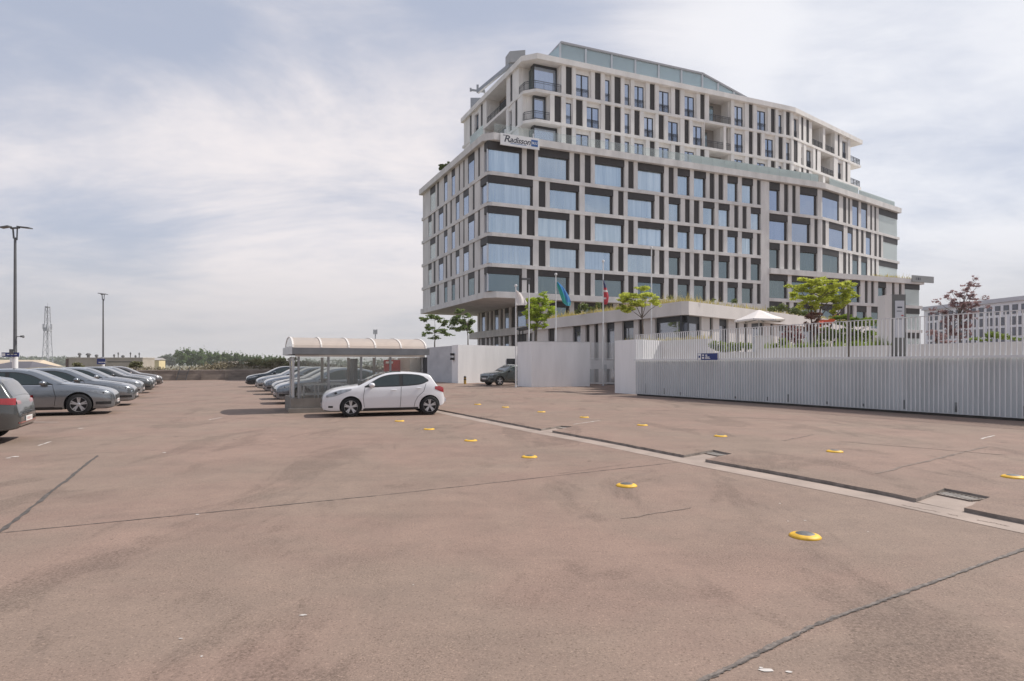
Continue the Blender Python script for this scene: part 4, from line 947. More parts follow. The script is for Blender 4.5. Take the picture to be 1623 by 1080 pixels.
def lower_row(m,f,items,z0,z1,pane,u_start,u_end,firstpier=True):
    prev=u_start
    for it in items:
        k=it[0]; a=f.s(it[1]) if it[1] is not None else u_start; b=f.s(it[2]) if it[2] is not None else u_end
        if a-prev>.05: pier(m,f,prev,a,z0,z1,-.02)
        h=z1-z0
        if k=='W': WIN.append((f,a,b,z0,z1,M['pane2'] if (z0>13 and z0<13.2 and it[1]>1050) else pane))  # right part of the fourth row: dark reflection put into the pane colour
        elif k=='D': DARK.append((f,a,b,z0,z1,-.20*f.rec))
        elif k=='C': pass
        prev=b
    if u_end-prev>.05: pier(m,f,prev,u_end,z0,z1,-.02)
pl=[23.35,19.9,16.5,13.05,9.9]; tops=[26.75]+[z-.42 for z in pl[:4]]   # window rows between slab tops and next soffit
R1=[('C',None,827.6),('D',835,848),('W',853,903),('D',910,920),('D',927,937),('W',943,990),('D',996,1005),('W',1011,1053),('D',1060,1068.5),('W',1074,1094),('W',1100,1119.5),('D',1125,1133),('D',1139,1147),('W',1153,1170),('W',1176,1194),('D',1200,1206)]
R2=[('C',None,845),('D',854,865),('W',871.5,918.5),('W',927,972.5),('D',980,989),('W',995,1038),('D',1045,1053.5),('W',1060,1079),('D',1086,1094),('D',1100,1109),('W',1114.5,1133),('W',1139,1157),('D',1164,1171),('D',1177,1184),('W',1190,1206)]
q1=[('W',1219,1236.5),('D',1243,1250),('D',1256,1262),('W',1268,1296)]; q1b=[('W',1303.5,1330),('D',1336.5,1341.5),('D',1344.5,1347.5),('W',1351,1361),('W',1365,1375),('D',1379.5,1382.5),('D',1386,1389),('C',1393,None)]
q2=[('W',1219,1249),('W',1255,1285),('D',1291,1297)]; q2b=[('D',1303.5,1309),('W',1314,1337.5),('W',1343.5,1352),('D',1357,1361),('D',1365,1369),('W',1372.5,1381),('D',1386,1390),('D',1393,1397),('C',1400,None)]
q4=[('W',1219,1249),('W',1255,1290),('D',1297,1303),('W',1310,1340),('W',1347,1364),('D',1371,1376),('D',1381,1386),('W',1392,1405),('D',1414,1418.5),('D',1425,1429.5),('C',1434,None)]
q5=[('W',1219,1240),('D',1246,1252),('D',1258,1266),('W',1272,1296),('W',1303,1325),('D',1332,1340),('D',1347,1353),('W',1358,1374),('W',1381,1397),('D',1404,1409),('D',1415,1420),('C',1436,None)]
l1=[('C_',681.5,690),('D',692.6,695.5),('W',703.5,709),('W',715.5,721),('D',727,728.8),('D',734,736),('W',741.5,752),('D',757.5,760.5),('C',767,None)]
l2=[('C_',678.5,684),('D',687,690),('W',695,702.7),('D',706,708.6),('D',713.5,716),('W',722,728),('W',734,743),('D',749,752),('C',761,None)]
sE=FA.s(1206); sS=FA.s(1219)
CORN=[]
for r in range(5):
    z0,z1=pl[r],tops[r]; pat=r%2==0
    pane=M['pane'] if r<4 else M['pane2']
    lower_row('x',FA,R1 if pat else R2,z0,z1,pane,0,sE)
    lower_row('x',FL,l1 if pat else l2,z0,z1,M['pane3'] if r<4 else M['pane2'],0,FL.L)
    CORN.append((z0,z1,FL.s(767 if pat else 761),FA.s(827.6 if pat else 845),M['pane'] if r<4 else M['pane2'],FL.s(690 if pat else 684)))
zz=[(22.8,26.7),(18.8,22.4),(14.85,18.4)]
for r,(z0,z1) in enumerate(zz):
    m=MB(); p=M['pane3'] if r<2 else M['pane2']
    lower_row('x',FA,q1 if r%2==0 else q2,z0,z1,p,sS,sB)
    lower_row('x',FB,q1b if r%2==0 else q2b,z0,z1,p,0,FB.L)
for r,(z0,z1) in enumerate([(10.8,14.1),(7.0,10.35),(3.1,6.6)]):
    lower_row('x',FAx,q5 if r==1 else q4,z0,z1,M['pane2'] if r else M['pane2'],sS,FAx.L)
# big vertical joint pier
m=MB(); FA.box(m,sE,sS,-.6,26.7,-.6,.03); m.build('joint_pier',M['conc'],hotel)

# slabs of the lower block
def off_pts(a,b): return a
eA=FA.pt(0,.12); 
def slab_lower(z0,z1,o,name,mt,end=True):
    cA=Vector((*FA.pt(0,o),0)); cl=Vector((*FL.pt(FL.L,o),0)); k=.55
    poly=[FL.pt(-.4,o),FL.pt(FL.L-k,o),FA.pt(k,o),FA.pt(sB-1.2,o),FB.pt(.3,o),FB.pt(1.6,o),FB.pt(FB.L+.3,o),FB.pt(FB.L+.3,-9),FA.pt(sB,-16),FL.pt(-.4,-14)]
    m=MB(); m.prism(poly,z0,z1); return m.build(name,mt,hotel)
def slab_part(f,u0,u1,z0,z1,o,dep,name='floor_slab'):
    m=MB(); m.prism([f.pt(u0,o),f.pt(u1,o),f.pt(u1,-dep),f.pt(u0,-dep)],z0,z1); return m.build(name,M['conc'],hotel)
slab_lower(26.75,27.54,.45,'roof_slab',M['conc'])
for z in pl[:4]:
    m=MB(); k=.5; o=.07
    m.prism([FL.pt(-.35,o),FL.pt(FL.L-k,o),FA.pt(k,o),FA.pt(sE+.01,o),FA.pt(sE+.01,-2),FL.pt(FL.L-2,-2),FL.pt(-.35,-2)],z-.42,z); m.build('floor_slab',M['conc'],hotel)
m=MB(); k=1.0; m.prism([FL.pt(-.8,.10),FL.pt(FL.L-k,.10),FA.pt(k,.10),FA.pt(sE+.01,.10),FA.pt(sE+.01,-14),FL.pt(-.8,-14)],9.2,9.9); m.build('overhang_slab',M['conc'],hotel)
for (z0,z1) in ((26.7-.0,26.74),(22.4,22.8),(18.4,18.8)):
    if z0>26: continue
    m=MB(); m.prism([FA.pt(sS-.01,.07),FA.pt(sB-1,.07),FB.pt(.3,.07),FB.pt(FB.L+.5,.07),FB.pt(FB.L+.5,-3),FA.pt(sB,-3),FA.pt(sS-.01,-3)],z0,z1); m.build('floor_slab',M['conc'],hotel)
m=MB(); m.prism([FA.pt(sS-.01,.35),FAx.pt(FAx.L+.5,.35),FAx.pt(FAx.L+.5,-22),FA.pt(sS-.01,-22)],14.1,14.85); m.build('terrace_slab',M['conc'],hotel)
for z in (10.35,6.6): slab_part(FAx,sS-.01,FAx.L+.5,z,z+.45,.08,4)
# cores
core_m=mat('dark_core',(.05,.05,.052),.8,var=.1)
m=MB(); m.prism([FL.pt(FL.s(691),-.5),FL.pt(FL.L-.5,-.5),FA.pt(.5,-.5),FA.pt(sB,-.5),FB.pt(FB.s(1391),-.55),FB.pt(FB.s(1391),-8.5),FA.pt(sB,-15.5),FL.pt(FL.s(691),-13.5)],9.91,26.74); m.build('core',core_m,hotel)
m=MB(); m.prism([FA.pt(sS+.1,-.5),FAx.pt(FAx.s(1431),-.5),FAx.pt(FAx.s(1431),-21),FA.pt(sS+.1,-21)],-.6,14.09); m.build('core',core_m,hotel)

# base under the overhang
FbA=Fac(FA.pt(7.3,-1.0),d=dA,L=sE-7.3); dl=FL.d
pb=Vector((*FbA.pt(0),0)); FbL=Fac((pb-dl*20.5)[:2],(pb.x,pb.y)); FbL.rec=.3
m=MB(); m.prism([FbL.pt(.3,-.45),FbL.pt(FbL.L-.4,-.45),FbA.pt(.4,-.45),FbA.pt(FbA.L-.1,-.45),FbA.pt(FbA.L-.1,-14),FbL.pt(.3,-14)],-.6,9.19); m.build('core',core_m,hotel)
m=MB(); m.prism([FbL.pt(-2.4,.35),FbL.pt(FbL.L,.35),FbA.pt(0,.35),FbA.pt(FbA.L-.05,.35),FbA.pt(FbA.L-.05,-13),FbL.pt(-2.4,-13)],5.5,6.45); m.build('floor_slab',M['conc'],hotel)
for (z0,z1) in ((6.45,9.19),(1.2,5.5)):
    m=MB(); u=.0; its=[]
    seq=[('D',.5),('W',1.25),('D',.75),('D',.8),('W',1.3),('D',.8),('W',1.3),('D',1.3),('W',2.6),('D',.8),('W',1.3)]
    prev=0; u=.5
    for k,w in seq:
        pier(m,FbL,prev,u,z0,z1,-.02); 
        if k=='W': WIN.append((FbL,u,u+w,z0,z1,M['pane3']))
        else: DARK.append((FbL,u,u+w,z0,z1,-.2))
        prev=u+w; u=prev+.62
        if u>FbL.L-1.5: break
    pier(m,FbL,prev,FbL.L,z0,z1,-.02)
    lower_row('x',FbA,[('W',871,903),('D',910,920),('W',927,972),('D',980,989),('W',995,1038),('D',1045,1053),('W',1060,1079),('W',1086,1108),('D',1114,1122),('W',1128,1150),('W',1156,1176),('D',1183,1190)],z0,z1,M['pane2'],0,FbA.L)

# corner glazing of the lower block
for z0,z1,ul,ua,pm,ue in CORN:
    f=MB(); h=z1-z0; hd=z1-.27*h
    FL.box(f,ul,FL.L-.16,hd,z1,-.5,-.03); FA.box(f,.16,ua,hd,z1,-.5,-.03); f.prism([FL.pt(FL.L-.16,-.03),FL.pt(FL.L-.10,-.10) if False else FA.pt(.16,-.03),FA.pt(.16,-.5),FL.pt(FL.L-.16,-.5)],hd,z1)
    FA.box(f,ua-.28,ua-.002,z0,hd-.003,-.40,-.12); w=f.build('window',M['dark'],hotel)
    g=MB(); FA.box(g,.20,ua-.285,z0+.04,hd-.005,-.30,-.20); g.build('pane',pm,w)
    g=MB(); FL.box(g,ul+.02,FL.L-.20,z0+.04,hd-.005,-.30,-.20); g.build('pane',M['pane3'],w)
    g=MB(); p=FA.pt(.05,-.24); g.tube((p[0],p[1],z0),(p[0],p[1],hd-.005),.10,.10,8); g.build('corner_mullion',M['alu'],w)
    # glazed far left end
    f=MB(); FL.box(f,.05,ue,hd,z1,-.5,-.03); w=f.build('window',M['dark'],hotel)
    g=MB(); FL.box(g,.12,ue-.02,z0+.04,hd-.005,-.16,-.10); g.build('pane',M['cglass'],w)
    g=MB(); A=FL.pt(.05,-.1); B=FL.pt(.05,-1.6); g.bar((*A,(z0+hd)/2),(*B,(z0+hd)/2),.04,hd-z0-.05); g.build('pane',M['cglass'],w)
# corner glazing at the right ends (glass wraps round, sky shows through)
for f,ux,lst in ((FB,FB.L,[(22.8,26.7,1393),(18.8,22.4,1400),(14.85,18.4,1393)]),(FAx,FAx.L,[(10.8,14.1,1434),(7.0,10.35,1436),(3.1,6.6,1434)])):
    for z0,z1,px in lst:
        a=f.s(px); hd=z1-.25*(z1-z0); b=MB(); f.box(b,a,ux,hd,z1,-.6,-.03); w=b.build('window',M['dark'],hotel)
        g=MB(); f.box(g,a+.02,ux-.05,z0+.03,hd-.005,-.14,-.08); g.build('pane',M['cglass'],w)
        g=MB(); A=f.pt(ux-.02,-.15); B=f.pt(ux-.02,-3.5); g.bar((*A,(z0+hd)/2),(*B,(z0+hd)/2),.05,hd-z0-.04); g.build('pane',M['cglass'],w)
        g=MB(); f.box(g,ux-.9,ux-.6,z0+.03,hd-.01,-2.2,-1.9); g.build('inner_column',M['conc'],w)

# ---------------- upper block
c1=Vector((1.87,72,0)); UA=Fac(c1,d=dA,L=60); sU=UA.s(1256); ub=UA.pt(sU); UB=Fac(ub,(57.4,100.4)); UL=Fac((-7.2,91.1),(c1.x,c1.y))
UBend=UB.s(1348); UL.rec=.3; UB.rec=.4
sl=[30.9,34.5]; ZT=38.6
U1=[('X',None,890),('D',897,907),('F',913,937),('D',943,952.6),('F',959,969),('D',974,984.5),('F',990,1000),('F',1005.5,1024),('D',1030,1038.5),('F',1044.5,1064),('D',1070,1078.5),('F',1085,1104),('D',1110,1117.5),('L',1124,1159),('F',1164,1181),('D',1187,1194),('F',1200,1217),('D',1222,1229.5),('F',1234,1242),('D',1246,1253)]
U1b=[('F',1258,1266.5),('D',1270,1273.5),('D',1278,1282.5),('L',1287,1304.5),('L',1308,1323),('D',1328,1331),('F',1335,1344)]
U2=[('X',None,872),('D',879,890),('F',897,908),('D',913,924),('F',930,953),('D',959,969),('D',974,984.5),('F',990,1000),('D',1005.5,1014.5),('F',1021,1039),('D',1044,1053),('F',1059,1078.5),('D',1085,1093),('F',1098.5,1116),('L',1117,1147),('L',1151,1159),('F',1164,1181),('D',1187,1194),('D',1200,1207),('F',1212.6,1229),('D',1234,1241.5),('F',1246,1254)]
U2b=[('D',1258,1264.5),('F',1270,1274),('F',1278,1289),('D',1292.6,1295.5),('L',1301,1322),('F',1328,1336),('D',1340,1343.5)]
ul1=[('D',744.5,747.5),('F',752,758.5),('D',762,765),('L',771,802.5),('D',808.5,812),('X',822,None)]
ul2=[('D',748,751.5),('F',756,762),('L',768,802),('F',806,811),('D',816.5,820),('X',828,None)]
rows=[(34.5,37.95,True),(30.9,34.15,False),(27.54,30.55,True)]
LOG=[]
def upper_row(m,f,items,z0,z1,u0,u1):
    prev=u0
    for it in items:
        k=it[0]; a=f.s(it[1]) if it[1] is not None else u0; b=f.s(it[2]) if it[2] is not None else u1
        if a-prev>.05: pier(m,f,prev,a,z0,z1,0,.5)
        if k=='D': DARK.append((f,a,b,z0,z1,-.22*f.rec))
        elif k=='F': FRW.append((f,a,b,z0,z1))
        elif k=='L': LOG.append((f,a,b,z0,z1))
        prev=b
    if u1-prev>.05: pier(m,f,prev,u1,z0,z1,0,.5)
XC=[]
for z0,z1,p in rows:
    upper_row('x',UA,U1 if p else U2,z0,z1,0,sU)
    upper_row('x',UB,U1b if p else U2b,z0,z1,0,UBend)
    upper_row('x',UL,ul1 if p else ul2,z0,z1,0,UL.L)
    XC.append((z0,z1,UL.s(822 if p else 828),UA.s(890 if p else 872)))
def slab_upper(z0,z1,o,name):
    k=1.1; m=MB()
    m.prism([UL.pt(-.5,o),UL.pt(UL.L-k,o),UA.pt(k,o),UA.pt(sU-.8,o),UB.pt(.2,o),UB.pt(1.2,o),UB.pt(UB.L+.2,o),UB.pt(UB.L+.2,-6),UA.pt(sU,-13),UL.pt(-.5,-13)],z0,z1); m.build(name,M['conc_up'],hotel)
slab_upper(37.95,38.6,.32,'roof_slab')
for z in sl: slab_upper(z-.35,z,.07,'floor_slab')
# upper core, recessed behind loggias
m=MB(); m.prism([UL.pt(.3,-1.95),UL.pt(UL.L-1.95,-1.95),UA.pt(1.95,-1.95),UA.pt(sU,-1.95),UB.pt(UBend-.3,-1.95),UB.pt(UBend-.3,-6),UA.pt(sU,-12.9),UL.pt(.3,-12.9)],27.55,37.94); m.build('core',mat('loggia_wall',(.30,.275,.255),.8,var=.06),hotel)
def railing(m,pts,z0,h=1.0,sp_=.14):
    for a,b in zip(pts,pts[1:]):
        a=Vector((*a,0));b=Vector((*b,0)); L_=(b-a).length; d=(b-a)/L_
        for z,w in ((z0+h,.055),(z0+h-.22,.03),(z0+.08,.03)): m.bar((a.x,a.y,z),(b.x,b.y,z),.045,w)
        n=max(2,int(L_/sp_))
        for i in range(n+1):
            p=a+d*L_*i/n; m.bar((p.x,p.y,z0+.08),(p.x,p.y,z0+h),.02 if i%8 else .05)
# corner balconies of the upper block
for z0,z1,ul,ua in XC:
    w=MB(); gi=1.55; hd=z1-.18
    # white side screens + inner glazed corner
    UA.box(w,ua-.12,ua,z0,z1,-1.9,-.5); UL.box(w,ul,ul+.12,z0,z1,-1.9,-.5)
    UL.box(w,ul+.12,UL.L-2.9,z0,z1,-1.9,-1.6); w.build('balcony_wall',M['conc_up'],hotel)
    f=MB(); a0=1.2
    UA.box(f,a0,ua-.13,z1-.26,z1-.002,-1.9,-1.0); UA.box(f,a0,a0+.10,z0,z1-.265,-1.2,-1.0); UA.box(f,ua-.25,ua-.13,z0,z1-.265,-1.2,-1.0); fw=f.build('corner_window',M['frame'],hotel)
    g=MB(); UA.box(g,a0+.105,ua-.255,z0+.03,z1-.27,-1.14,-1.08); g.build('pane',M['pane3'],fw)
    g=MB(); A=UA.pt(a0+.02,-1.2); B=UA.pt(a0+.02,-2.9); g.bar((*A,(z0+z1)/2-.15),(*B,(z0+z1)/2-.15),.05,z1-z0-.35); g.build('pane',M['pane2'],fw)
    r=MB(); k=1.0; railing(r,[UL.pt(ul+.05,-.08),UL.pt(UL.L-k,-.08),UA.pt(k,-.08),UA.pt(ua-.05,-.08)],z0); r.build('railing',M['frame'],hotel)
# right end balconies
for z0,z1,p in rows[:2]:
    r=MB(); railing(r,[UB.pt(UBend+.1,-.1),UB.pt(UB.L+.05,-.1),UB.pt(UB.L+.05,-1.5)],z0); r.build('railing',M['frame'],hotel)
    g=MB(); A=UB.pt(UBend+.9,-1.6); B=UB.pt(UBend+.9,-3); g.bar((*A,(z0+z1)/2),(*B,(z0+z1)/2),.05,z1-z0-.1); g.build('end_glass',M['cglass'],hotel)
# loggias
for f,a,b,z0,z1 in LOG:
    for q0,q1 in ((a,a+.08),(b-.08,b)): w=MB(); f.box(w,q0,q1,z0,z1,-1.94,-.5); w.build('loggia_wall',M['conc_up'],hotel)
    g=MB(); f.box(g,a+.2,a+.2+(b-a)*.55,z0+.02,z1-.45,-1.94,-1.86); lg=g.build('loggia_door',M['frame'],hotel)
    g=MB(); f.box(g,a+.3,a+.1+(b-a)*.55,z0+.12,z1-.55,-1.855,-1.84); g.build('pane',M['pane2'],lg)
    r=MB(); railing(r,[f.pt(a+.02,-.15),f.pt(b-.02,-.15)],z0); r.build('railing',M['frame'],hotel)

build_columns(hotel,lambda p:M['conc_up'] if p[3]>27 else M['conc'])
# windows : the hundred largest as parts of their own, the rest as one
def area(w): 
    f,a,b=w[:3]; p=f.pt(a); q=f.pt(b); return abs((q[0]/q[1]-p[0]/p[1]))*(w[4]-w[3])/p[1]
def win_geo(w,fm,pm):
    f,a,b,z0,z1,_=w; h=z1-z0; hd=z1-.25*h
    r_=f.rec; f.box(fm,a,b,hd,z1,-.5,-.06*r_); vw=min(.30,(b-a)*.13)
    f.box(fm,b-vw,b,z0,hd-.003,-.5,-.26*r_); f.box(fm,a,a+.06,z0,hd-.003,-.5,-.26*r_); f.box(fm,a+.063,b-vw-.003,z0,z0+.06,-.5,-.27*r_)
    f.box(pm,a+.065,b-vw-.005,z0+.065,hd-.005,-.42,-.34*r_)
WIN.sort(key=area,reverse=True)
for w in WIN[:82]:
    fm,pm=MB(),MB(); win_geo(w,fm,pm); o=fm.build('window',M['dark'],hotel); pm.build('pane',w[5],o)
fm=MB(); pmm=[M['pane'],M['pane2'],M['pane3']]; pm=MB()
for w in WIN[82:]:
    k=len(pm.f); win_geo(w,fm,pm); mi=pmm.index(w[5]); pm.m[k:]=[mi]*(len(pm.f)-k)
o=fm.build('window',M['dark'],hotel); o['kind']='stuff'; q=pm.build('pane',pmm,o); q['kind']='stuff'
DARK.sort(key=area,reverse=True)
for w in DARK[:100]:
    d_=MB(); w[0].box(d_,w[1],w[2],w[3],w[4],-.5,w[5]); d_.build('dark_panel',M['dark'],hotel)
d_=MB()
for w in DARK[100:]: w[0].box(d_,w[1],w[2],w[3],w[4],-.5,w[5])
if d_.v: o=d_.build('dark_panel',M['dark'],hotel); o['kind']='stuff'
FRW.sort(key=area,reverse=True)
for f,a,b,z0,z1 in FRW:
    h=z1-z0; zt=z1-.17*h; rv=(b-a)*.10
    s=MB(); f.box(s,a,b,zt,z1,-.5,-.30); f.box(s,b-rv,b,z0,zt-.003,-.5,-.28); 
    s.build('window_reveal',M['conc_up'],hotel) if False else None
    fr=MB(); e=b-rv; f.box(fr,a,b,zt,z1,-.5,-.30*f.rec,1); f.box(fr,e,b,z0,zt-.003,-.5,-.28,1)
    t_=.07
    f.box(fr,a,a+t_,z0,zt-.003,-.46,-.34); f.box(fr,e-t_,e-.003,z0,zt-.003,-.46,-.34); f.box(fr,a+t_+.002,e-t_-.002,zt-t_-.003,zt-.004,-.46,-.34)
    two=(e-a)>1.0; mid=(a+e)/2
    if two: f.box(fr,mid-.07,mid+.07,z0,zt-t_-.006,-.46,-.335)
    o=fr.build('french_window',[M['frame'],M['conc_up']],hotel)
    g=MB()
    for (x0,x1) in (((a+t_+.002,mid-.072),(mid+.072,e-t_-.002)) if two else ((a+t_+.002,e-t_-.002),)): f.box(g,x0,x1,z0+.03,zt-t_-.008,-.44,-.40)
    g.build('pane',M['pane3'],o)
    r=MB(); railing(r,[f.pt(a+.03,-.27),f.pt(e,-.27)],z0,1.1,.12); r.build('railing',M['frame'],o)
# roof balustrade of the lower block
m=MB(); o=.38
def gl_run(m,f,u0,u1,z,h,step=1.9):
    u=u0
    while u<u1-.1:
        e=min(u+step,u1); m=MB(); f.box(m,u+.015,e-.015,z,z+h,o-.03,o); m.build('balustrade_panel',M['bglass'],hotel); u=e
gl_run(m,FA,.6,sB-1.0,27.56,1.0); gl_run(m,FB,1.5,FB.s(1346)+2,27.56,.95); gl_run(m,FL,FL.L-4.5,FL.L-.5,27.56,1.0)
gl_run(m,FB,FB.s(1346)+2.2,FB.L-2,27.56,.7)
# penthouse
PA=Fac((6.06,76),d=dA,L=1); s1=PA.s(1113); s2=PA.s(1216); PL=Fac(tuple((Vector((6.06,76,0))-FL.d*15)[:2]),(6.06,76))
zp=42.0
roofm=mat('penthouse_roof_metal',(.33,.33,.35),.5,.2,var=.05)
m=MB(); A,B=PA.pt(0,.15),PA.pt(s1,.15); C=PA.pt(s2,.15); D=PL.pt(0,.15); t_=.22
def rp(poly,m):
    n=len(poly); vs=[p for p in poly]+[(p[0],p[1],p[2]-t_) for p in poly]
    fs=[tuple(range(n)),tuple(range(2*n-1,n-1,-1))]+[((i+1)%n,i,n+i,n+(i+1)%n) for i in range(n)]; m.add(vs,fs)
bk=-PA.n*9
def bq(p,o): q=Vector((*p,0))-PA.n*o; return (q.x,q.y)
rp([(*A,zp),(*B,zp),(*bq(B,9),zp),(*bq(A,9),zp)],m)
rp([(*bq(A,9.01),zp),(*bq(B,9.01),zp),(*PL.pt(0,.15)[:0],) if False else (*bq(B,14),zp-.2),(*PL.pt(0,.15),zp)],m)
B2=PA.pt(s1+.02,.15)
rp([(*B2,zp),(*C,38.9),(*bq(C,9),38.9),(*bq(B2,9),zp)],m)
o_=m.build('penthouse_roof',roofm,hotel)
bmx=bmesh.new(); bmx.from_mesh(o_.data); bmesh.ops.recalc_face_normals(bmx,faces=bmx.faces[:]); bmx.to_mesh(o_.data); bmx.free()
mul=[PA.s(p) for p in (888,928.5,969.5,1007,1044,1080,1113,1138,1163,1190)]
glz=clear_glass('penthouse_pane',(.93,.97,.98),.38,surf=(.66,.80,.86))
def ztop(u): return zp-t_-.02 if u<=s1 else zp-t_-.02-(u-s1)/(s2-s1)*(zp-38.9)
for i in range(len(mul)-1):
    u0,u1=mul[i]+.06,mul[i+1]-.06; g=MB()
    a,b,c,d=PA.pt(u0,-.06),PA.pt(u1,-.06),PA.pt(u1,-.12),PA.pt(u0,-.12)
    g.hexa([(*a,38.6),(*b,38.6),(*c,38.6),(*d,38.6),(*a,ztop(u0)),(*b,max(38.7,ztop(u1))),(*c,max(38.7,ztop(u1))),(*d,ztop(u0))]); g.build('penthouse_pane',glz,hotel)
m=MB()
for u in mul[:-1]:
    p=PA.pt(u,-.02); m.bar((*p,38.6),(*p,ztop(u)),.24)
m.build('penthouse_mullions',M['alu'],hotel)
g=MB(); PL.box(g,.3,PL.L-.1,38.6,zp-t_-.02,-.12,-.06); g.build('penthouse_pane',glz,hotel)
m=MB(); m.prism([PA.pt(.6,-1.5),PA.pt(s1-1,-1.5),PA.pt(s1-1,-8),PA.pt(.6,-8)],38.6,zp-1.5); m.build('penthouse_core',mat('penthouse_inner',(.30,.36,.44),.6,var=.15),hotel)

# right end low sign band, roof planting
m=MB(); FAx.box(m,FAx.s(1441),FAx.L+2.5,14.4,15.4,.37,.50); sg=m.build('sign_band',mat('dull_sign_grey',(.30,.31,.31),.5,var=.06),hotel)
m=MB(); 
for i,(u,w_) in enumerate(((.4,.22),(.8,.5),(1.25,.3))): FAx.box(m,FAx.s(1441)+u+.4,FAx.s(1441)+u+.4+w_*.6,14.7,15.1,.503,.51)
m.build('sign_marks',M['ink'],sg)
m=MB(); rnd=random.Random(8)
q0,q1_=FAx.pt(FA.s(1340)+6,.0),FAx.pt(FAx.L-1,.0); blades(m,[(*q0,14.86),(*q1_,14.86)],350,.5,.03,1.2,rnd,.5)
o=m.build('roof_grass',LM_dry,hotel); o['kind']='stuff'

# BMU (facade crane) on the roof
bc=P(817,95,82); t=thing('facade_crane','window-cleaning crane with a long lowered jib on the hotel roof edge','crane',(bc.x,bc.y,38.6))
def p3(px,py,Y=82): return P(px,py,Y)
m=MB(); a=p3(804.5,95); b=p3(829,93); m.obox((a+b)/2+Vector((0,.5,.25)),(b-a)/2,Vector((-.3,.8,0)),(0,0,.75)); m.build('counterweight',mat('crane_grey',(.36,.36,.36),.5,.2,var=.08),t)
m=MB(); a=p3(812,104); m.box(a.x-.5,a.x+.5,a.y,a.y+1,38.6,a.z+.3); m.build('turret',M['steel'],t)
m=MB(); a=p3(808,104); b=p3(757,146,86); m.bar(a,b,.34,.5); m.build('jib',M['steel'],t)
m=MB(); m.bar(p3(745,142.5,86),p3(769,146,86),.22); m.bar(p3(757,135,86),p3(757,147,86),.3); m.bar(p3(746,140,86),p3(746,145,86),.25); m.bar(p3(767,143,86),p3(768,148,86),.25); m.build('cradle_head',M['steel'],t)
m=MB(); a=p3(746,166,89); b=p3(760,158,89); m.box(a.x,b.x+.2,88.6,90.4,38.6,40.5); m.build('plant_box',M['steel'],hotel)

# rooftop sign
q=FA.pt(FA.s(793.5),.62); t=None
FS=Fac(FA.pt(0,.75),d=dA,L=60); ua,ub_=FS.s(793.5),FS.s(855); pc=FS.pt((ua+ub_)/2)
za=ZZ(236.5,FS.pt(ub_)[1]); zb=ZZ(212.5,FS.pt(ua)[1])
ym=pc[1]; zl0,zl1=ZZ(233.5,ym),ZZ(215.5,ym)
t=thing('rooftop_sign','white sign with black script and a blue square at the hotel roof corner','sign',(pc[0],pc[1],zl0))
m=MB(); FS.box(m,ua,ub_,zl0,zl1,-.18,0); m.build('sign_panel',M['signwhite'],t)
Wd=ub_-ua; hh=zl1-zl0
ux=FS.d; uz=Vector((0,0,1)); nn=FS.n
m=MB(); q=Vector((*FS.pt(ua+Wd*.075),zl0+hh*.30)); put_text(m,'R',q,ux,uz,nn,hh*.98,shear=.25,bold=.02,yscale=.85)
q=Vector((*FS.pt(ua+Wd*.225),zl0+hh*.31)); put_text(m,'adisson',q,ux,uz,nn,hh*.72,shear=.32,bold=.016,spacing=.93)
FS.box(m,ua+Wd*.06,ua+Wd*.13,zl0+hh*.82,zl0+hh*.88,.001,.004)
m.build('script_lettering',M['ink'],t)
m=MB(); FS.box(m,ua+Wd*.25,ua+Wd*.66,zl0+hh*.20,zl0+hh*.245,.001,.006); m.build('blue_underline',M['radblue'],t)
m=MB(); FS.box(m,ua+Wd*.785,ua+Wd*.955,zl0+hh*.22,zl0+hh*.80,.001,.03); bq_=m.build('blue_square',M['radblue'],t)
m=MB(); q=Vector((*FS.pt(ua+Wd*.80,.03),zl0+hh*.42)); put_text(m,'BLU',q,ux,uz,nn,hh*.30,bold=.008); m.build('lettering',M['signwhite'],bq_)
m=MB()
for u in (ua+Wd*.12,ua+Wd*.85): FS.box(m,u,u+.12,zl1-.6,zl1+.55,-.34,-.19)
m.build('brackets',M['alu'],t)
# small tree on the roof terrace at the left
c=crown_px([(703,264,7,5),(711,261,6,5),(698,268,5,4)],84)
tree((XZ(705,84)+.5,84.2,27.54),P(706,265,84),c,600,.16,.06,LM_mid,'small roof-terrace tree on the left corner of the hotel',seed=41)

# ------------------------------------------------------------------ annex with planted roof
za=6.0; nA=Vector((11.84,41.7,0)); AL=Fac((2.1,60.6),(nA.x,nA.y)); AR=Fac((nA.x,nA.y),d=(10.3,9.4),L=36)
t=thing('annex','low concrete annex with a planted roof in front of the hotel','annex building',(nA.x,nA.y,-.3))
zf=za-.93; inn=-30
m=MB(); m.prism([AL.pt(0,.3),AL.pt(AL.L,.3),AR.pt(0,.3),AR.pt(AR.L,.3),AR.pt(AR.L,-12),AR.pt(5,-16),AL.pt(0,-8)],zf,za); m.build('roof_fascia',M['planter'],t)
m=MB(); m.prism([AL.pt(.3,-.4),AL.pt(AL.L-.4,-.4),AR.pt(.4,-.4),AR.pt(AR.L-.3,-.4),AR.pt(AR.L-.3,-11),AR.pt(5,-15),AL.pt(.3,-7)],-.3,zf-.002); m.build('core',core_m,t)
m=MB(); prev=0; 
itL=[('D',868,878),('W',907,919.5),('D',927,933.5),('D',941,947.5),('W',959,973),('W',985,1003.5),('D',1011,1019),('W',1037,None)]
wl_=[]
for k,a,b in itL:
    a_=AL.s(a); b_=AL.s(b) if b else AL.L
    if a_-prev>.05: pier(m,AL,prev,a_,-.3,zf-.002,-.05,.34)
    wl_.append((AL,k,a_,b_)); prev=b_
prev=AR.s(1113); wl_.append((AR,'W',0,prev)); 
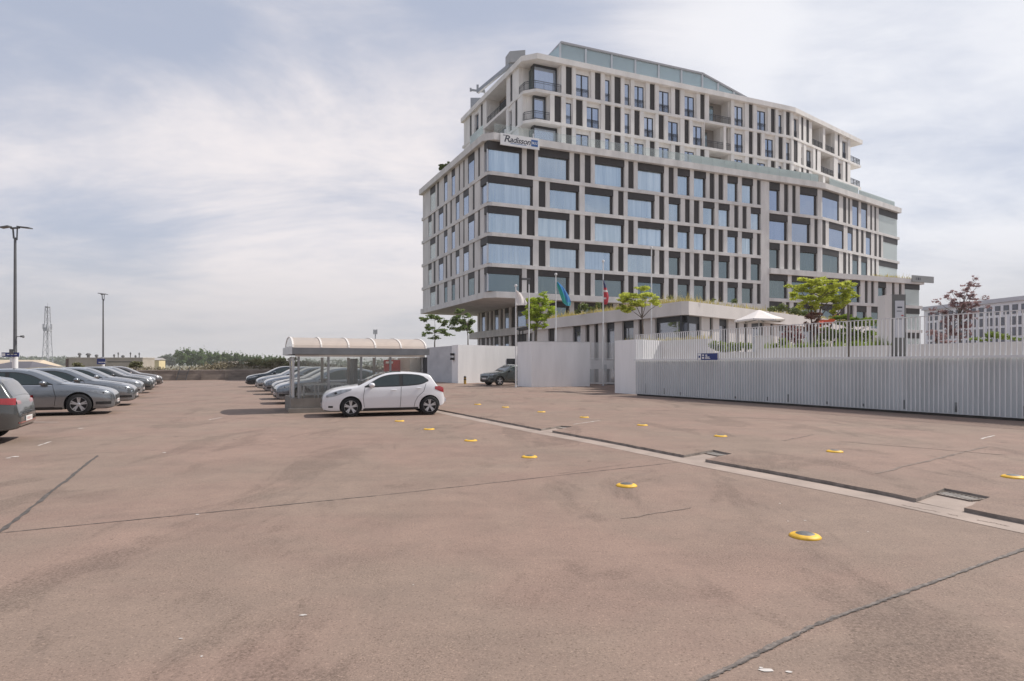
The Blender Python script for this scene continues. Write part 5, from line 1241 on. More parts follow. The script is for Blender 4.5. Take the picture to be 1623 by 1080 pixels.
for k,a,b in [('D',1126,1131.5),('W',1141,1155.5),('D',1167,1172),('D',1180,1186),('W',1192,1212),('D',1222,1227),('W',1236,1252),('D',1260,1266),('W',1274,1292)]:
    a_,b_=AR.s(a),AR.s(b)
    if b_>AR.L: break
    pier(m,AR,prev,a_,-.3,zf-.002,-.05,.34); wl_.append((AR,k,a_,b_)); prev=b_
if AR.L-prev>.1: pier(m,AR,prev,AR.L,-.3,zf-.002,-.05,.34)
build_columns(t,lambda p:M['planter'])
for f,k,a,b in wl_:
    if k=='D': q=MB(); f.box(q,a,b,-.3,zf-.003,-.39,-.2); q.build('dark_panel',M['dark'],t)
    else:
        q=MB(); big=(b-a)>2.5; z1=zf-.25 if big else zf-.003
        f.box(q,a,b,z1-.12 if big else z1-.5,zf-.003,-.39,-.22); f.box(q,a,a+.09,0,z1-.505 if not big else z1-.125,-.39,-.22); f.box(q,b-(.09 if not big else .5 if f is AR else .002),b,0,z1-.505 if not big else z1-.125,-.39,-.22); o=q.build('window',M['frame'],t)
        g=MB(); f.box(g,a+.095,b-(.095 if not big else .505 if f is AR else .02),0,(z1-.51 if not big else z1-.13),-.36,-.30); g.build('pane',pane_mat('annex_pane',(.55,.57,.62),(.16,.16,.18),.5),o)
m=MB(); rnd=random.Random(21)
e1=[(*AL.pt(0,.2),za),(*AL.pt(AL.L,.2),za)]; e2=[(*AR.pt(0,.2),za),(*AR.pt(AR.L,.2),za)]
blades(m,e1,2600,.42,.022,2.0,rnd,.6); blades(m,e2,2600,.36,.022,2.6,rnd,.6)
o=m.build('roof_grass',LM_dry,t); o['kind']='stuff'
m=MB(); leaves(m,crown_px([(925,487,9,7),(937,490,8,4),(948,485,5,6),(916,494,6,4)],52),700,.10,rnd); leaves(m,crown_px([(1062,472,5,4),(1040,478,7,3),(1130,476,5,3),(1165,478,6,4),(1225,490,9,5),(1240,488,8,7),(1258,493,10,6),(1275,497,12,5),(1320,503,8,3)],47),1500,.09,rnd)
o=m.build('roof_shrubs',LM_mid,t); o['kind']='stuff'
# ------------------------------------------------------------------ cars
def pch(pts):
    # monotone cubic interpolation through control points
    xs=[p[0] for p in pts]; ys=[p[1] for p in pts]; n=len(xs)
    d=[(ys[i+1]-ys[i])/(xs[i+1]-xs[i]) for i in range(n-1)]
    t=[d[0]]+[0 if d[i-1]*d[i]<=0 else 2*d[i-1]*d[i]/(d[i-1]+d[i]) for i in range(1,n-1)]+[d[-1]]
    def f(x):
        if x<=xs[0]: return ys[0]
        if x>=xs[-1]: return ys[-1]
        i=0
        while x>xs[i+1]: i+=1
        h=xs[i+1]-xs[i]; u=(x-xs[i])/h
        return ys[i]*(1+2*u)*(1-u)**2+t[i]*h*u*(1-u)**2+ys[i+1]*u*u*(3-2*u)+t[i+1]*h*u*u*(u-1)
    return f
def paint(name,col,metal=.35,rough=.32,var=.03):
    if metal>.3: metal,rough=min(.8,metal+.2),.24
    return mat(name,col,rough,metal,var=var,scale=.7,coat=1.0,spec=.5)
CARGLASS=mat('car_glass',(.026,.038,.040),.03,var=.1,spec=.6)
CARGLASS2=mat('car_windscreen',(.05,.058,.064),.04,var=.1,spec=.9,coat=.6)
TYRE=mat('tyre_rubber',(.014,.014,.015),.85,var=.2,scale=8)
RIM=mat('rim_silver',(.52,.53,.55),.3,.8,var=.05)
RIMD=mat('rim_dark',(.02,.02,.022),.4,.4,var=.1)
LAMPW=mat('headlamp_lens',(.30,.32,.34),.06,.4,var=.45,scale=6,coat=1.0)
LAMPR=mat('tail_lamp_red',(.28,.012,.014),.12,var=.15,scale=5,coat=1.0)
CHROME=mat('chrome_trim',(.68,.69,.70),.15,1.0,var=.03)
PLATE=mat('plate_white',(.72,.72,.70),.4,var=.03)
PLRED=mat('plate_red',(.34,.06,.055),.5,var=.05)
SEAM=mat('door_seam',(.02,.02,.022),.8,var=.1)

class Car:
    def __init__(c,S):
        c.S=S; c.L=S['L']; c.W=S['W']/2
        c.top=pch(S['top']); c.bot=pch(S['bot']); c.pl=pch([(a,w*c.W) for a,w in S['plan']]); c.belt=pch(S['belt'])
        c.g=pch(S.get('sec',[(0,.93),(.10,.965),(.35,.99),(.55,1.0),(.72,.992),(.86,.985),(1.0,.955)]))
        c.k=S.get('tumble',.42)
    def crown(c,a):
        zt=c.top(a); return min(.07,.25*(zt-c.bot(a)))
    def side(c,a,z):
        zb=.20; bz=c.belt(a); w=c.pl(a)
        if z<=bz: return w*c.g(max(0,(z-zb)/(bz-zb)))
        return w*c.g(1.0)-c.k*(z-bz)
    def topz(c,a,y):
        cr=c.crown(a); ze=c.top(a)-cr; ye=c.side(a,ze); u=min(1,abs(y)/ye)
        return ze+cr*(1-u**2.6)**.55
    def X(c,a): return c.L/2-a
    def body(c, arches, r):
        S=c.S; L=c.L; st=[]
        n=78
        for i in range(n+1):
            u=i/n; st.append(L*(u-.5*math.sin(2*math.pi*u)/(2*math.pi)*1.1))
        st[0]=0; st[-1]=L
        NS,NT=15,9; secs=[]
        for a in st:
            zb=c.bot(a); cr=c.crown(a); zt=c.top(a); ze=zt-cr; pts=[(0,zb),(c.side(a,zb+.02)*.82,zb)]
            for j in range(NS+1):
                z=zb+.025+(ze-zb-.025)*(j/NS); pts.append((c.side(a,z),z))
            ye=pts[-1][1] and pts[-1][0]
            for j in range(1,NT+1):
                u=1-(j/NT)**1.4 if j<NT else 0; pts.append((ye*u,ze+cr*(1-u**2.6)**.55))
            secs.append(pts)
        m=bmesh.new(); K=len(secs[0]); grid=[]
        for a,p in zip(st,secs):
            row=[m.verts.new((c.X(a),y,z)) for y,z in p]; row2=[row[0] if i in (0,K-1) else m.verts.new((c.X(a),-y,z)) for i,(y,z) in enumerate(p)]; row2[K-1]=row[K-1]
            grid.append((row,row2))
        for i in range(len(st)-1):
            for s in (0,1):
                A,B=grid[i][s],grid[i+1][s]
                for j in range(K-1):
                    f=(A[j],A[j+1],B[j+1],B[j])
                    m.faces.new(f if s==0 else f[::-1])
        for e in (0,-1):
            A,B=grid[e]; ring=A+B[K-2:0:-1]; m.faces.new(ring if e==-1 else ring[::-1])
        bmesh.ops.recalc_face_normals(m,faces=m.faces[:])
        me=bpy.data.meshes.new('body'); m.to_mesh(me); m.free()
        for p in me.polygons: p.use_smooth=True
        ob=bpy.data.objects.new('body',me); COL.objects.link(ob)
        cm=MB()
        for a in arches:
            for s in (-1,1): cm.tube((c.X(a),s*(c.W-.30),S['wr']+.005),(c.X(a),s*(c.W+.2),S['wr']+.005),r,r,36)
        cut=bpy.data.objects.new('cut',cm.mesh('cut',[])); COL.objects.link(cut)
        md=ob.modifiers.new('b','BOOLEAN'); md.operation='DIFFERENCE'; md.solver='EXACT'; md.object=cut
        bpy.context.view_layer.update()
        me2=bpy.data.meshes.new_from_object(ob.evaluated_get(bpy.context.evaluated_depsgraph_get()))
        bpy.data.objects.remove(ob); bpy.data.objects.remove(cut)
        me2.materials.clear(); me2.materials.append(S['paint']); me2.materials.append(M['black'])
        for p in me2.polygons:
            q=p.center; p.material_index=0; p.use_smooth=True
            inn=False
            for a in arches:
                dx=q.x-c.X(a); dz=q.z-S['wr']-.005; d=math.hypot(dx,dz)
                if d<r+.01 and abs(q.y)<c.W-.02 and (abs(q.y)<c.W-.28 or d>r-.02): 
                    inn = inn or abs(p.normal.y)<.5 or abs(q.y)<c.W-.28
            if inn and (abs(p.normal.y)>.9 or abs(p.normal.y)<.3): p.material_index=1; p.use_smooth=False
            if p.normal.z<-.9 and q.z<.32: p.material_index=1
        # keep arch edges crisp
        bx=bmesh.new(); bx.from_mesh(me2)
        for e in bx.edges:
            if len(e.link_faces)==2 and (e.link_faces[0].material_index!=e.link_faces[1].material_index or e.calc_face_angle(0)>1.0): e.smooth=False
        bx.to_mesh(me2); bx.free()
        return me2
    # patches lying on the body surface
    def sidepatch(c,m,lo,hi,a0,a1,side,off=.004,n=14,nz=4,mi=0):
        g=[]
        for i in range(n+1):
            a=a0+(a1-a0)*i/n; zl,zh=lo(a),hi(a); row=[]
            for j in range(nz+1):
                z=zl+(zh-zl)*j/nz; row.append((c.X(a),side*(c.side(a,z)+off),z))
            g.append(row)
        for i in range(n):
            for j in range(nz):
                f=[g[i][j],g[i][j+1],g[i+1][j+1],g[i+1][j]]
                m.add(f if side<0 else f[::-1],[(3,2,1,0)],mi)
        return m
    def toppatch(c,m,a0,a1,f0,f1,off=.006,n=10,ny=10,mi=0):
        g=[]
        for i in range(n+1):
            a=a0+(a1-a0)*i/n; fr=f0+(f1-f0)*i/n; cr=c.crown(a); ye=c.side(a,c.top(a)-cr); row=[]
            sl=(c.top(a+.01)-c.top(a-.01))/.02; nx=sl/math.hypot(1,sl); nz_=1/math.hypot(1,sl)
            for j in range(ny+1):
                y=ye*fr*(2*j/ny-1); row.append((c.X(a)+nx*off,y,c.topz(a,y)+nz_*off))
            g.append(row)
        for i in range(n):
            for j in range(ny): m.add([g[i][j],g[i][j+1],g[i+1][j+1],g[i+1][j]],[(0,1,2,3)],mi)
        return m
    def front(c,m,y0,y1,z0,z1,end=0,off=.006,ny=10,mi=0,nz=3):   # patch wrapped on nose (end=0) or tail (end=1)
        def afind(y,z):
            lo,hi=0.0,.9
            for _ in range(24):
                a=(lo+hi)/2; q=a if end==0 else c.L-a
                if c.side(q,z)>=abs(y) and c.top(q)-c.crown(q)*.5>=z and c.bot(q)<=z: hi=a
                else: lo=a
            return hi if end==0 else c.L-hi
        g=[]
        for i in range(ny+1):
            y=y0+(y1-y0)*i/ny; row=[]
            for j in range(nz+1):
                z=z0+(z1-z0)*j/nz; a=afind(y,z); row.append((c.X(a)+(off if end==0 else -off),y*(1+off*.5),z))
            g.append(row)
        for i in range(ny):
            for j in range(nz):
                f=[g[i][j],g[i+1][j],g[i+1][j+1],g[i][j+1]]
                m.add(f if end==0 else f[::-1],[(0,1,2,3)],mi)
        return m

def wheel(t,x,y,r,w,style=5,dark=False):
    s=1 if y>0 else -1; m=MB(); m.sm=True
    yo=s*w/2
    prof=[(r*.66,-w/2),(r*.9,-w/2),(r*.975,-w*.42),(r,-w*.25),(r,w*.25),(r*.975,w*.42),(r*.9,w/2),(r*.66,w/2)]
    m.lathe(prof,c=(x,y,r),axis='y',n=32)
    o=m.build('wheel',TYRE,t)
    m=MB(); rr=r*.70
    m.lathe([(rr,yo*.98),(rr*.93,yo*1.0),(rr*.90,yo*.75)],c=(x,y,r),axis='y',n=32,mi=0)
    m.lathe([(rr*.93,yo*.45),(.001,yo*.45)],c=(x,y,r),axis='y',n=24,mi=1)
    for k in range(style):
        a=2*math.pi*k/style+.3
        for da in ((-.13,.13) if style==5 else (0,)):
            e=Vector((math.cos(a+da*1.2),0,math.sin(a+da*1.2))); c0=Vector((math.cos(a+da*.4),0,math.sin(a+da*.4)))
            p0=Vector((x,y+yo*.86,r))+c0*rr*.12; p1=Vector((x,y+yo*.93,r))+e*rr*.93
            d=(p1-p0); q=Vector((-e.z,0,e.x)); wid=rr*(.085 if style==5 else .10)
            m.add([p0-q*wid*1.2,p0+q*wid*1.2,p1+q*wid,p1-q*wid, p0-q*wid*1.2-Vector((0,yo*.2,0)),p0+q*wid*1.2-Vector((0,yo*.2,0)),p1+q*wid-Vector((0,yo*.2,0)),p1-q*wid-Vector((0,yo*.2,0))],[(0,1,2,3),(0,3,7,4),(1,5,6,2),(4,7,6,5)],0)
    m.lathe([(.001,yo*.97),(rr*.13,yo*.96),(rr*.20,yo*.86),(rr*.2,yo*.6)],c=(x,y,r),axis='y',n=14,mi=0)
    bx=m.build('rim',[RIM,RIMD],o); 
    return o

def make_car(name,label,cat,S,group=None):
    t=thing(name,label,cat,(0,0,0),0,group); c=Car(S); L=c.L; W=c.W
    aF,aR=S['wf'],S['wrear']
    body=bpy.data.objects.new('body',c.body((aF,aR),S['arch'])); COL.objects.link(body); body.parent=t
    for a in (aF,aR):
        for s in (1,-1): wheel(t,c.X(a),s*(W-.125 if True else 0),S['wr'],.21,S.get('spokes',5))
    # glazing
    m=MB(); c.toppatch(m,S['ws'][0],S['ws'][1],.95,.93,n=12); m.build('windscreen',CARGLASS2,t)
    m=MB(); c.toppatch(m,S['rw'][0],S['rw'][1],.86,.88,n=8); m.build('rear_window',CARGLASS2,t)
    if 'roofglass' in S: m=MB(); c.toppatch(m,*S['roofglass'],.88,.88); m.build('roof_panel',CARGLASS,t)
    lo=pch(S['wlo']); hi=pch(S['whi']); bp=S['bp']; w0,w1=S['wlo'][0][0],S['wlo'][-1][0]
    for s in (1,-1):
        m=MB(); c.sidepatch(m,lambda a:lo(a)-.015,lambda a:hi(a)+.012,w0-.02,w1+.03,s,.003,26); m.build('window_surround',M['black'],t)
        segs=[(w0+.05,bp[0]),(bp[1],w1-.02)] if len(bp)==2 else [(w0+.05,bp[0]),(bp[1],bp[2]),(bp[3],w1-.02)]
        for (a0,a1) in segs:
            m=MB(); c.sidepatch(m,lambda a:lo(a)+.012,lambda a:max(lo(a)+.013,hi(a)-.012),a0,a1,s,.008,16); m.build('side_window',CARGLASS,t)
        if S.get('chrome'):
            m=MB(); c.sidepatch(m,lambda a:lo(a)-.028,lambda a:lo(a)-.008,w0,w1,s,.010,24,1); m.build('window_trim',CHROME,t)
        # seams, handles, mirror
        for sm_ in S['seams']:
            m=MB()
            for (a0,z0),(a1,z1) in zip(sm_,sm_[1:]):
                n=6
                for i in range(n):
                    u0,u1=i/n,(i+1)/n; q=[(a0+(a1-a0)*u,z0+(z1-z0)*u) for u in (u0,u1)]; w=.006
                    d=Vector((a1-a0,z1-z0)).normalized(); nn=(-d.y*w,d.x*w)
                    pts=[(q[0][0]-nn[0],q[0][1]-nn[1]),(q[0][0]+nn[0],q[0][1]+nn[1]),(q[1][0]+nn[0],q[1][1]+nn[1]),(q[1][0]-nn[0],q[1][1]-nn[1])]
                    f=[(c.X(a),s*(c.side(a,z)+.003),z) for a,z in pts]; m.add(f,[(0,1,2,3)])
            m.build('door_seam',SEAM,t)
        m=MB(); c.sidepatch(m,lambda a:c.bot(a)+.0,lambda a:c.bot(a)+.075,aF+S['arch']+.03,aR-S['arch']-.03,s,.005,10,1); m.build('sill_trim',M['black'],t)
        for (a,z) in S['handles']:
            m=MB(); y=s*(c.side(a,z)+.018); m.sm=True; m.ball((c.X(a),y,z),(.105,.016,.016),nu=12,nv=6); m.build('door_handle',S['paint'],t)
        a,z=S['mirror']; y=c.side(a,z)
        m=MB(); m.sm=True; m.ball((c.X(a)+.02,s*(y+.14),z),(.10,.115,.075),nu=14,nv=9); mm=m.build('mirror',S['paint'],t)
        q=MB(); q.bar((c.X(a)-.0,s*(y-.02),z-.05),(c.X(a),s*(y+.10),z-.03),.06,.035); q.build('mirror_stalk',M['black'],mm)
        # lamps
        hl=S['head']; m=MB(); h0=pch(hl[0]); h1=pch(hl[1]); c.sidepatch(m,h0,h1,hl[0][0][0],hl[0][-1][0],s,.006,12,3); m.build('headlight',LAMPW,t)
        if 'headin' in S:
            m=MB()
            for (a,z,r) in S['headin']: m.ball((c.X(a),s*(c.side(a,z)+.004),z),(r,.012,r*.9),nu=12,nv=6)
            m.build('headlight_reflector',RIMD,t)
        tl=S['tail']; m=MB(); h0=pch(tl[0]); h1=pch(tl[1]); c.sidepatch(m,h0,h1,tl[0][0][0],tl[0][-1][0],s,.006,10,3); m.build('tail_light',LAMPR,t); m=MB()
        y1=c.side(L-.02,S['tailz'][0]); yy=sorted((s*y1*.98,s*y1*.52)); c.front(m,yy[0],yy[1],S['tailz'][0],S['tailz'][1],1,.006); m.build('boot_light',LAMPR,t)
        if 'fog' in S:
            m=MB(); a,z,w,h=S['fog']; c.sidepatch(m,lambda q:z-h,lambda q:z+h,a-w,a+w,s,.006,6,2); m.build('fog_recess',M['black'],t)
    # front
    for nm,(y,z0,z1),mt_ in S['nose']:
        m=MB(); c.front(m,-y,y,z0,z1,0,.007,14); m.build(nm,mt_,t)
    m=MB(); px=c.X(0)+.016; z=S['plate'][0]; m.box(px-.01,px,-.26,.26,z-.055,z+.055); o=m.build('number_plate',PLATE,t)
    m=MB()
    for i in range(7): m.box(px+.0005,px+.0015,-.2+i*.06,-.178+i*.06,z-.03,z+.03) if i not in (1,) else None
    m.build('plate_characters',PLRED,o)
    m=MB(); z=S['plate'][1]; 
    px=c.X(L)-.02-S.get('rplate',0)*0; m.box(px,px+.012,-.26,.26,z-.055,z+.055); o=m.build('number_plate',PLATE,t)
    m=MB()
    for i in range(7): m.box(px-.0015,px-.0005,-.2+i*.06,-.178+i*.06,z-.03,z+.03) if i not in (1,) else None
    m.build('plate_characters',PLRED,o)
    if 'tailnose' in S:
        for nm,(y,z0,z1),mt_ in S['tailnose']:
            m=MB(); c.front(m,-y,y,z0,z1,1,.007,14); m.build(nm,mt_,t)
    if 'rails' in S:
        a0,a1=S['rails']
        for s in (1,-1):
            m=MB(); n=10; pts=[]
            for i in range(n+1):
                a=a0+(a1-a0)*i/n; y=c.side(a,c.top(a)-c.crown(a))*.93; pts.append((c.X(a),s*y,c.topz(a,y)+.035*(1 if 0<i<n else 0)+.008))
            for p,q in zip(pts,pts[1:]): m.tube(p,q,.016,.016,6)
            m.build('roof_rail',CHROME,t)
    # antenna
    if 'ant' in S:
        a=S['ant']; m=MB(); m.tube((c.X(a),0,c.top(a)-.01),(c.X(a)-.16,0,c.top(a)+.16),.008,.004,6); m.build('antenna',M['black'],t)
    return t

WHITE=paint('white_car_paint',(.68,.68,.70),0.0,.28)
SILV=paint('grey_metallic_paint',(.23,.25,.27),.55,.30)
GOLFP=paint('dark_grey_paint',(.095,.10,.10),.4,.3)
SILV2=paint('silver_paint',(.38,.40,.42),.55,.28)
TEAL=paint('dark_teal_paint',(.018,.032,.045),.4,.25)
BLUEG=paint('blue_grey_paint',(.19,.22,.26),.55,.28)
SUVP=paint('grey_green_paint',(.085,.10,.10),.45,.3)
PLAN=[(0,.66),(.04,.76),(.12,.85),(.30,.94),(.7,.985),(1.2,1.0)]
hatch=dict(L=4.02,W=1.74,wf=.88,wrear=3.42,wr=.318,arch=.35,paint=WHITE,spokes=5,tumble=.40,
 top=[(0,.52),(.03,.66),(.10,.76),(.25,.86),(.5,.935),(.8,.985),(1.08,1.03),(1.3,1.13),(1.6,1.28),(1.9,1.40),(2.15,1.448),(2.45,1.462),(2.8,1.45),(3.1,1.425),(3.38,1.385),(3.46,1.36),(3.56,1.22),(3.70,1.02),(3.80,.93),(3.90,.80),(3.95,.66),(4.02,.55)],
 bot=[(0,.30),(.05,.22),(.3,.18),(1.2,.185),(2.6,.19),(3.5,.24),(3.9,.32),(3.97,.40)],
 plan=PLAN+[(2.2,1.0),(3.0,.995),(3.4,.975),(3.7,.92),(3.85,.86),(3.93,.78),(3.97,.68)],
 belt=[(0,.72),(.5,.86),(1.2,.93),(2.4,.97),(3.2,1.04),(3.6,1.02),(3.97,.9)],
 ws=(1.12,1.98),rw=(3.46,3.70),roofglass=(2.0,2.5),
 wlo=[(1.33,.955),(1.8,.965),(2.5,.985),(3.0,1.02),(3.25,1.075),(3.36,1.14)],whi=[(1.33,.965),(1.6,1.14),(1.9,1.285),(2.2,1.345),(2.6,1.36),(3.0,1.335),(3.25,1.265),(3.36,1.16)],bp=(2.42,2.54),
 seams=[[(1.32,.93),(1.26,.62),(1.30,.30)],[(2.48,.96),(2.46,.55),(2.44,.28)],[(3.30,1.05),(3.22,.80),(3.02,.62),(2.93,.45),(2.90,.28)],[(1.30,.27),(2.9,.27)]],
 handles=[(2.22,.85),(3.05,.90)],mirror=(1.55,1.02),
 head=([(.13,.63),(.35,.66),(.6,.75),(.90,.865)],[(.13,.70),(.35,.80),(.6,.875),(.90,.895)]),headin=[(.42,.765,.045)],
 tail=([(3.60,.86),(3.75,.80),(3.92,.74)],[(3.60,.95),(3.75,.96),(3.92,.90)]),tailz=(.76,.90),fog=(.26,.335,.07,.03),
 nose=[('grille',(.50,.36,.54),M['black']),('lower_grille',(.52,.24,.33),M['black']),('badge_bar',(.40,.505,.525),CHROME)],plate=(.36,.52),ant=3.2)
PLANL=[(0,.62),(.04,.73),(.12,.83),(.30,.925),(.7,.98),(1.2,1.0)]
lift=dict(L=4.69,W=1.83,wf=.94,wrear=3.62,wr=.34,arch=.385,paint=SILV,spokes=5,tumble=.42,chrome=True,
 top=[(0,.52),(.03,.66),(.10,.74),(.25,.81),(.5,.875),(.9,.945),(1.28,1.0),(1.45,1.06),(1.8,1.235),(2.1,1.37),(2.4,1.445),(2.7,1.468),(3.1,1.455),(3.5,1.41),(3.9,1.32),(4.2,1.20),(4.4,1.12),(4.52,1.06),(4.60,.95),(4.66,.78),(4.69,.62)],
 bot=[(0,.28),(.05,.22),(.3,.18),(1.2,.185),(3.0,.19),(4.2,.25),(4.6,.33),(4.69,.42)],
 plan=PLANL+[(2.4,1.0),(3.5,.99),(4.1,.965),(4.4,.92),(4.55,.86),(4.64,.77),(4.69,.66)],
 belt=[(0,.70),(.5,.83),(1.3,.93),(2.5,.95),(3.5,.975),(4.2,.99),(4.69,.88)],
 ws=(1.40,2.26),rw=(3.75,4.36),
 wlo=[(1.62,.955),(2.2,.958),(3.0,.97),(3.6,.99),(3.95,1.03),(4.05,1.07)],whi=[(1.62,.965),(1.9,1.115),(2.2,1.265),(2.6,1.345),(3.0,1.35),(3.5,1.30),(3.85,1.19),(4.05,1.085)],bp=(2.68,2.78,3.55,3.63),
 seams=[[(1.60,.92),(1.52,.60),(1.56,.30)],[(2.73,.95),(2.72,.55),(2.70,.28)],[(3.62,.97),(3.45,.80),(3.25,.62),(3.16,.45),(3.12,.28)],[(1.56,.27),(3.12,.27)],[(.42,.86),(.9,.93),(1.5,.985)]],
 handles=[(2.50,.86),(3.40,.89)],mirror=(1.85,1.02),
 head=([(.10,.62),(.3,.64),(.5,.69),(.72,.76)],[(.10,.68),(.3,.735),(.5,.775),(.72,.785)]),headin=[(.30,.69,.03)],
 tail=([(4.30,.84),(4.45,.80),(4.62,.76)],[(4.30,.92),(4.45,.94),(4.62,.92)]),tailz=(.78,.90),fog=(.30,.37,.20,.045),
 nose=[('grille',(.46,.46,.66),M['black']),('lower_grille',(.56,.27,.38),M['black']),('chrome_strip',(.58,.245,.262),CHROME)],plate=(.42,.62))
golf=dict(L=4.28,W=1.79,wf=.86,wrear=3.48,wr=.325,arch=.362,paint=GOLFP,spokes=5,tumble=.42,
 top=[(0,.52),(.03,.66),(.10,.74),(.25,.82),(.5,.89),(.9,.96),(1.2,1.01),(1.4,1.09),(1.75,1.27),(2.05,1.40),(2.35,1.455),(2.7,1.47),(3.2,1.45),(3.6,1.425),(3.88,1.385),(3.94,1.34),(4.08,1.12),(4.16,1.0),(4.21,.94),(4.24,.80),(4.265,.66),(4.28,.60)],
 bot=[(0,.28),(.05,.22),(.3,.18),(1.2,.185),(3.0,.20),(3.9,.26),(4.2,.30),(4.28,.38)],
 plan=PLANL+[(2.4,1.0),(3.3,.99),(3.8,.965),(4.05,.93),(4.18,.88),(4.24,.82),(4.28,.74)],
 belt=[(0,.70),(.5,.83),(1.2,.93),(2.5,.955),(3.5,.985),(4.0,.98),(4.28,.88)],
 ws=(1.32,2.18),rw=(3.95,4.15),
 wlo=[(1.52,.96),(2.2,.965),(3.0,.98),(3.3,1.0),(3.5,1.06)],whi=[(1.52,.97),(1.9,1.18),(2.2,1.31),(2.6,1.36),(3.0,1.35),(3.3,1.28),(3.5,1.09)],bp=(2.50,2.60),
 seams=[[(1.5,.92),(1.42,.60),(1.46,.30)],[(2.55,.95),(2.54,.55),(2.52,.28)],[(3.4,.97),(3.3,.8),(3.12,.62),(3.05,.45),(3.0,.28)]],
 handles=[(2.34,.86),(3.15,.89)],mirror=(1.75,1.02),
 head=([(.10,.62),(.3,.64),(.5,.69),(.75,.77)],[(.10,.68),(.3,.735),(.5,.785),(.75,.80)]),
 tail=([(3.78,.90),(4.0,.84),(4.22,.82)],[(3.78,.955),(4.0,.965),(4.22,.965)]),tailz=(.83,.96),
 nose=[('grille',(.6,.58,.63),M['black']),('lower_grille',(.56,.27,.40),M['black'])],plate=(.42,.50),
 tailnose=[('bumper_reflector',(.70,.42,.45),LAMPR),('diffuser',(.60,.28,.345),M['black']),('exhaust_trim',(.62,.30,.325),CHROME)])
suv=dict(L=4.5,W=1.84,wf=.88,wrear=3.57,wr=.36,arch=.40,paint=SUVP,spokes=5,tumble=.36,
 top=[(0,.62),(.03,.80),(.10,.90),(.25,.97),(.5,1.02),(.9,1.07),(1.25,1.11),(1.4,1.17),(1.75,1.38),(2.05,1.53),(2.35,1.60),(2.8,1.615),(3.4,1.60),(3.9,1.55),(4.05,1.5),(4.2,1.3),(4.35,1.1),(4.45,.9),(4.5,.7)],
 bot=[(0,.36),(.05,.28),(.3,.24),(1.2,.25),(3.0,.25),(4.0,.3),(4.5,.42)],
 plan=[(0,.68),(.04,.78),(.12,.87),(.30,.95),(.7,.99),(1.2,1.0),(3.5,.99),(4.1,.95),(4.35,.9),(4.45,.83),(4.5,.74)],
 belt=[(0,.85),(.5,.98),(1.25,1.06),(2.5,1.08),(3.5,1.11),(4.5,1.05)],
 ws=(1.34,2.16),rw=(4.05,4.3),
 wlo=[(1.55,1.085),(2.2,1.09),(3.0,1.10),(3.6,1.13),(3.85,1.2)],whi=[(1.55,1.10),(1.9,1.33),(2.2,1.45),(2.6,1.505),(3.2,1.5),(3.6,1.42),(3.85,1.23)],bp=(2.6,2.7),
 seams=[[(1.55,1.05),(1.46,.7),(1.5,.36)],[(2.65,1.08),(2.64,.6),(2.62,.34)]],
 handles=[(2.45,.98),(3.3,1.01)],mirror=(1.78,1.16),
 head=([(.08,.80),(.3,.82),(.5,.86),(.68,.9)],[(.08,.88),(.3,.92),(.5,.935),(.68,.93)]),
 tail=([(4.0,.95),(4.2,.92),(4.42,.88)],[(4.0,1.03),(4.2,1.04),(4.42,1.0)]),tailz=(.9,1.0),
 nose=[('grille',(.5,.62,.80),M['black']),('lower_grille',(.6,.33,.48),M['black'])],plate=(.54,.6),fog=(.2,.5,.08,.06),rails=(2.1,3.9))

def head_rz(d): return math.atan2(d.y,d.x)
def place(o,nose,d,S,k=1.0):   # nose point (on the ground) and heading
    c=Vector((nose.x,nose.y,nose.z))-d*(S['L']/2*k); o.location=c; o.rotation_euler=(0,0,head_rz(d))
# white hatchback
car=make_car('parked_car','white hatchback parked in front of the glass shelter','car',hatch)
g1=G(556,661.3); g2=G(679,658); d=(g1-g2).normalized(); fx=hatch['L']/2-hatch['wf']
n_=Vector((-d.y,d.x,0)); n_= n_ if n_.y>0 else -n_
car.location=g1-d*fx+n_*.80; car.location.z=0; car.rotation_euler=(0,0,head_rz(d))
# dark grey hatch at the left edge, tail towards the lane
Vh=V.normalized()
gc=make_car('parked_car','dark grey hatchback cut by the left edge, its red tail light showing','car',golf)
tail=G(62,683)+Vector((0,0,0)); tail=Vector((XZ(45,13.6),13.6,0)); place(gc,tail-Vh*golf['L'],-Vh,golf)
# left row
lf=make_car('parked_car','grey liftback, first of the left row, whole right side showing','car',lift,'cars parked in the left row')
def nosept(px,Y): return Vector((XZ(px,Y),Y,0))
place(lf,nosept(187,21.4),Vh,lift,1.06); lf.scale=(1.06,)*3
def variant(o,paintm):
    for k in o.children:
        if k.name.split('.')[0] in ('body','door_handle','mirror'):
            k.material_slots[0].link='OBJECT'; k.material_slots[0].material=paintm
LL=[(217,25.6,'grey liftback second in the left row, black grille and chrome strip showing',SILV),(228,31.8,'silver-grey liftback third in the left row',SILV2),(243.5,36.4,'grey car fourth in the left row, dark windscreen',GOLFP),(247,41,'grey car fifth in the left row, mostly hidden',SILV2),(257.5,45.6,'brown-grey car at the far end of the left row',paint('brown_grey_paint',(.17,.15,.145),.45,.3))]
for px,Y,lab,pm in LL:
    o=copy_tree(lf); o['label']=lab; place(o,nosept(px,Y),Vh,lift,1.06); o.scale=(1.06,)*3; variant(o,pm)
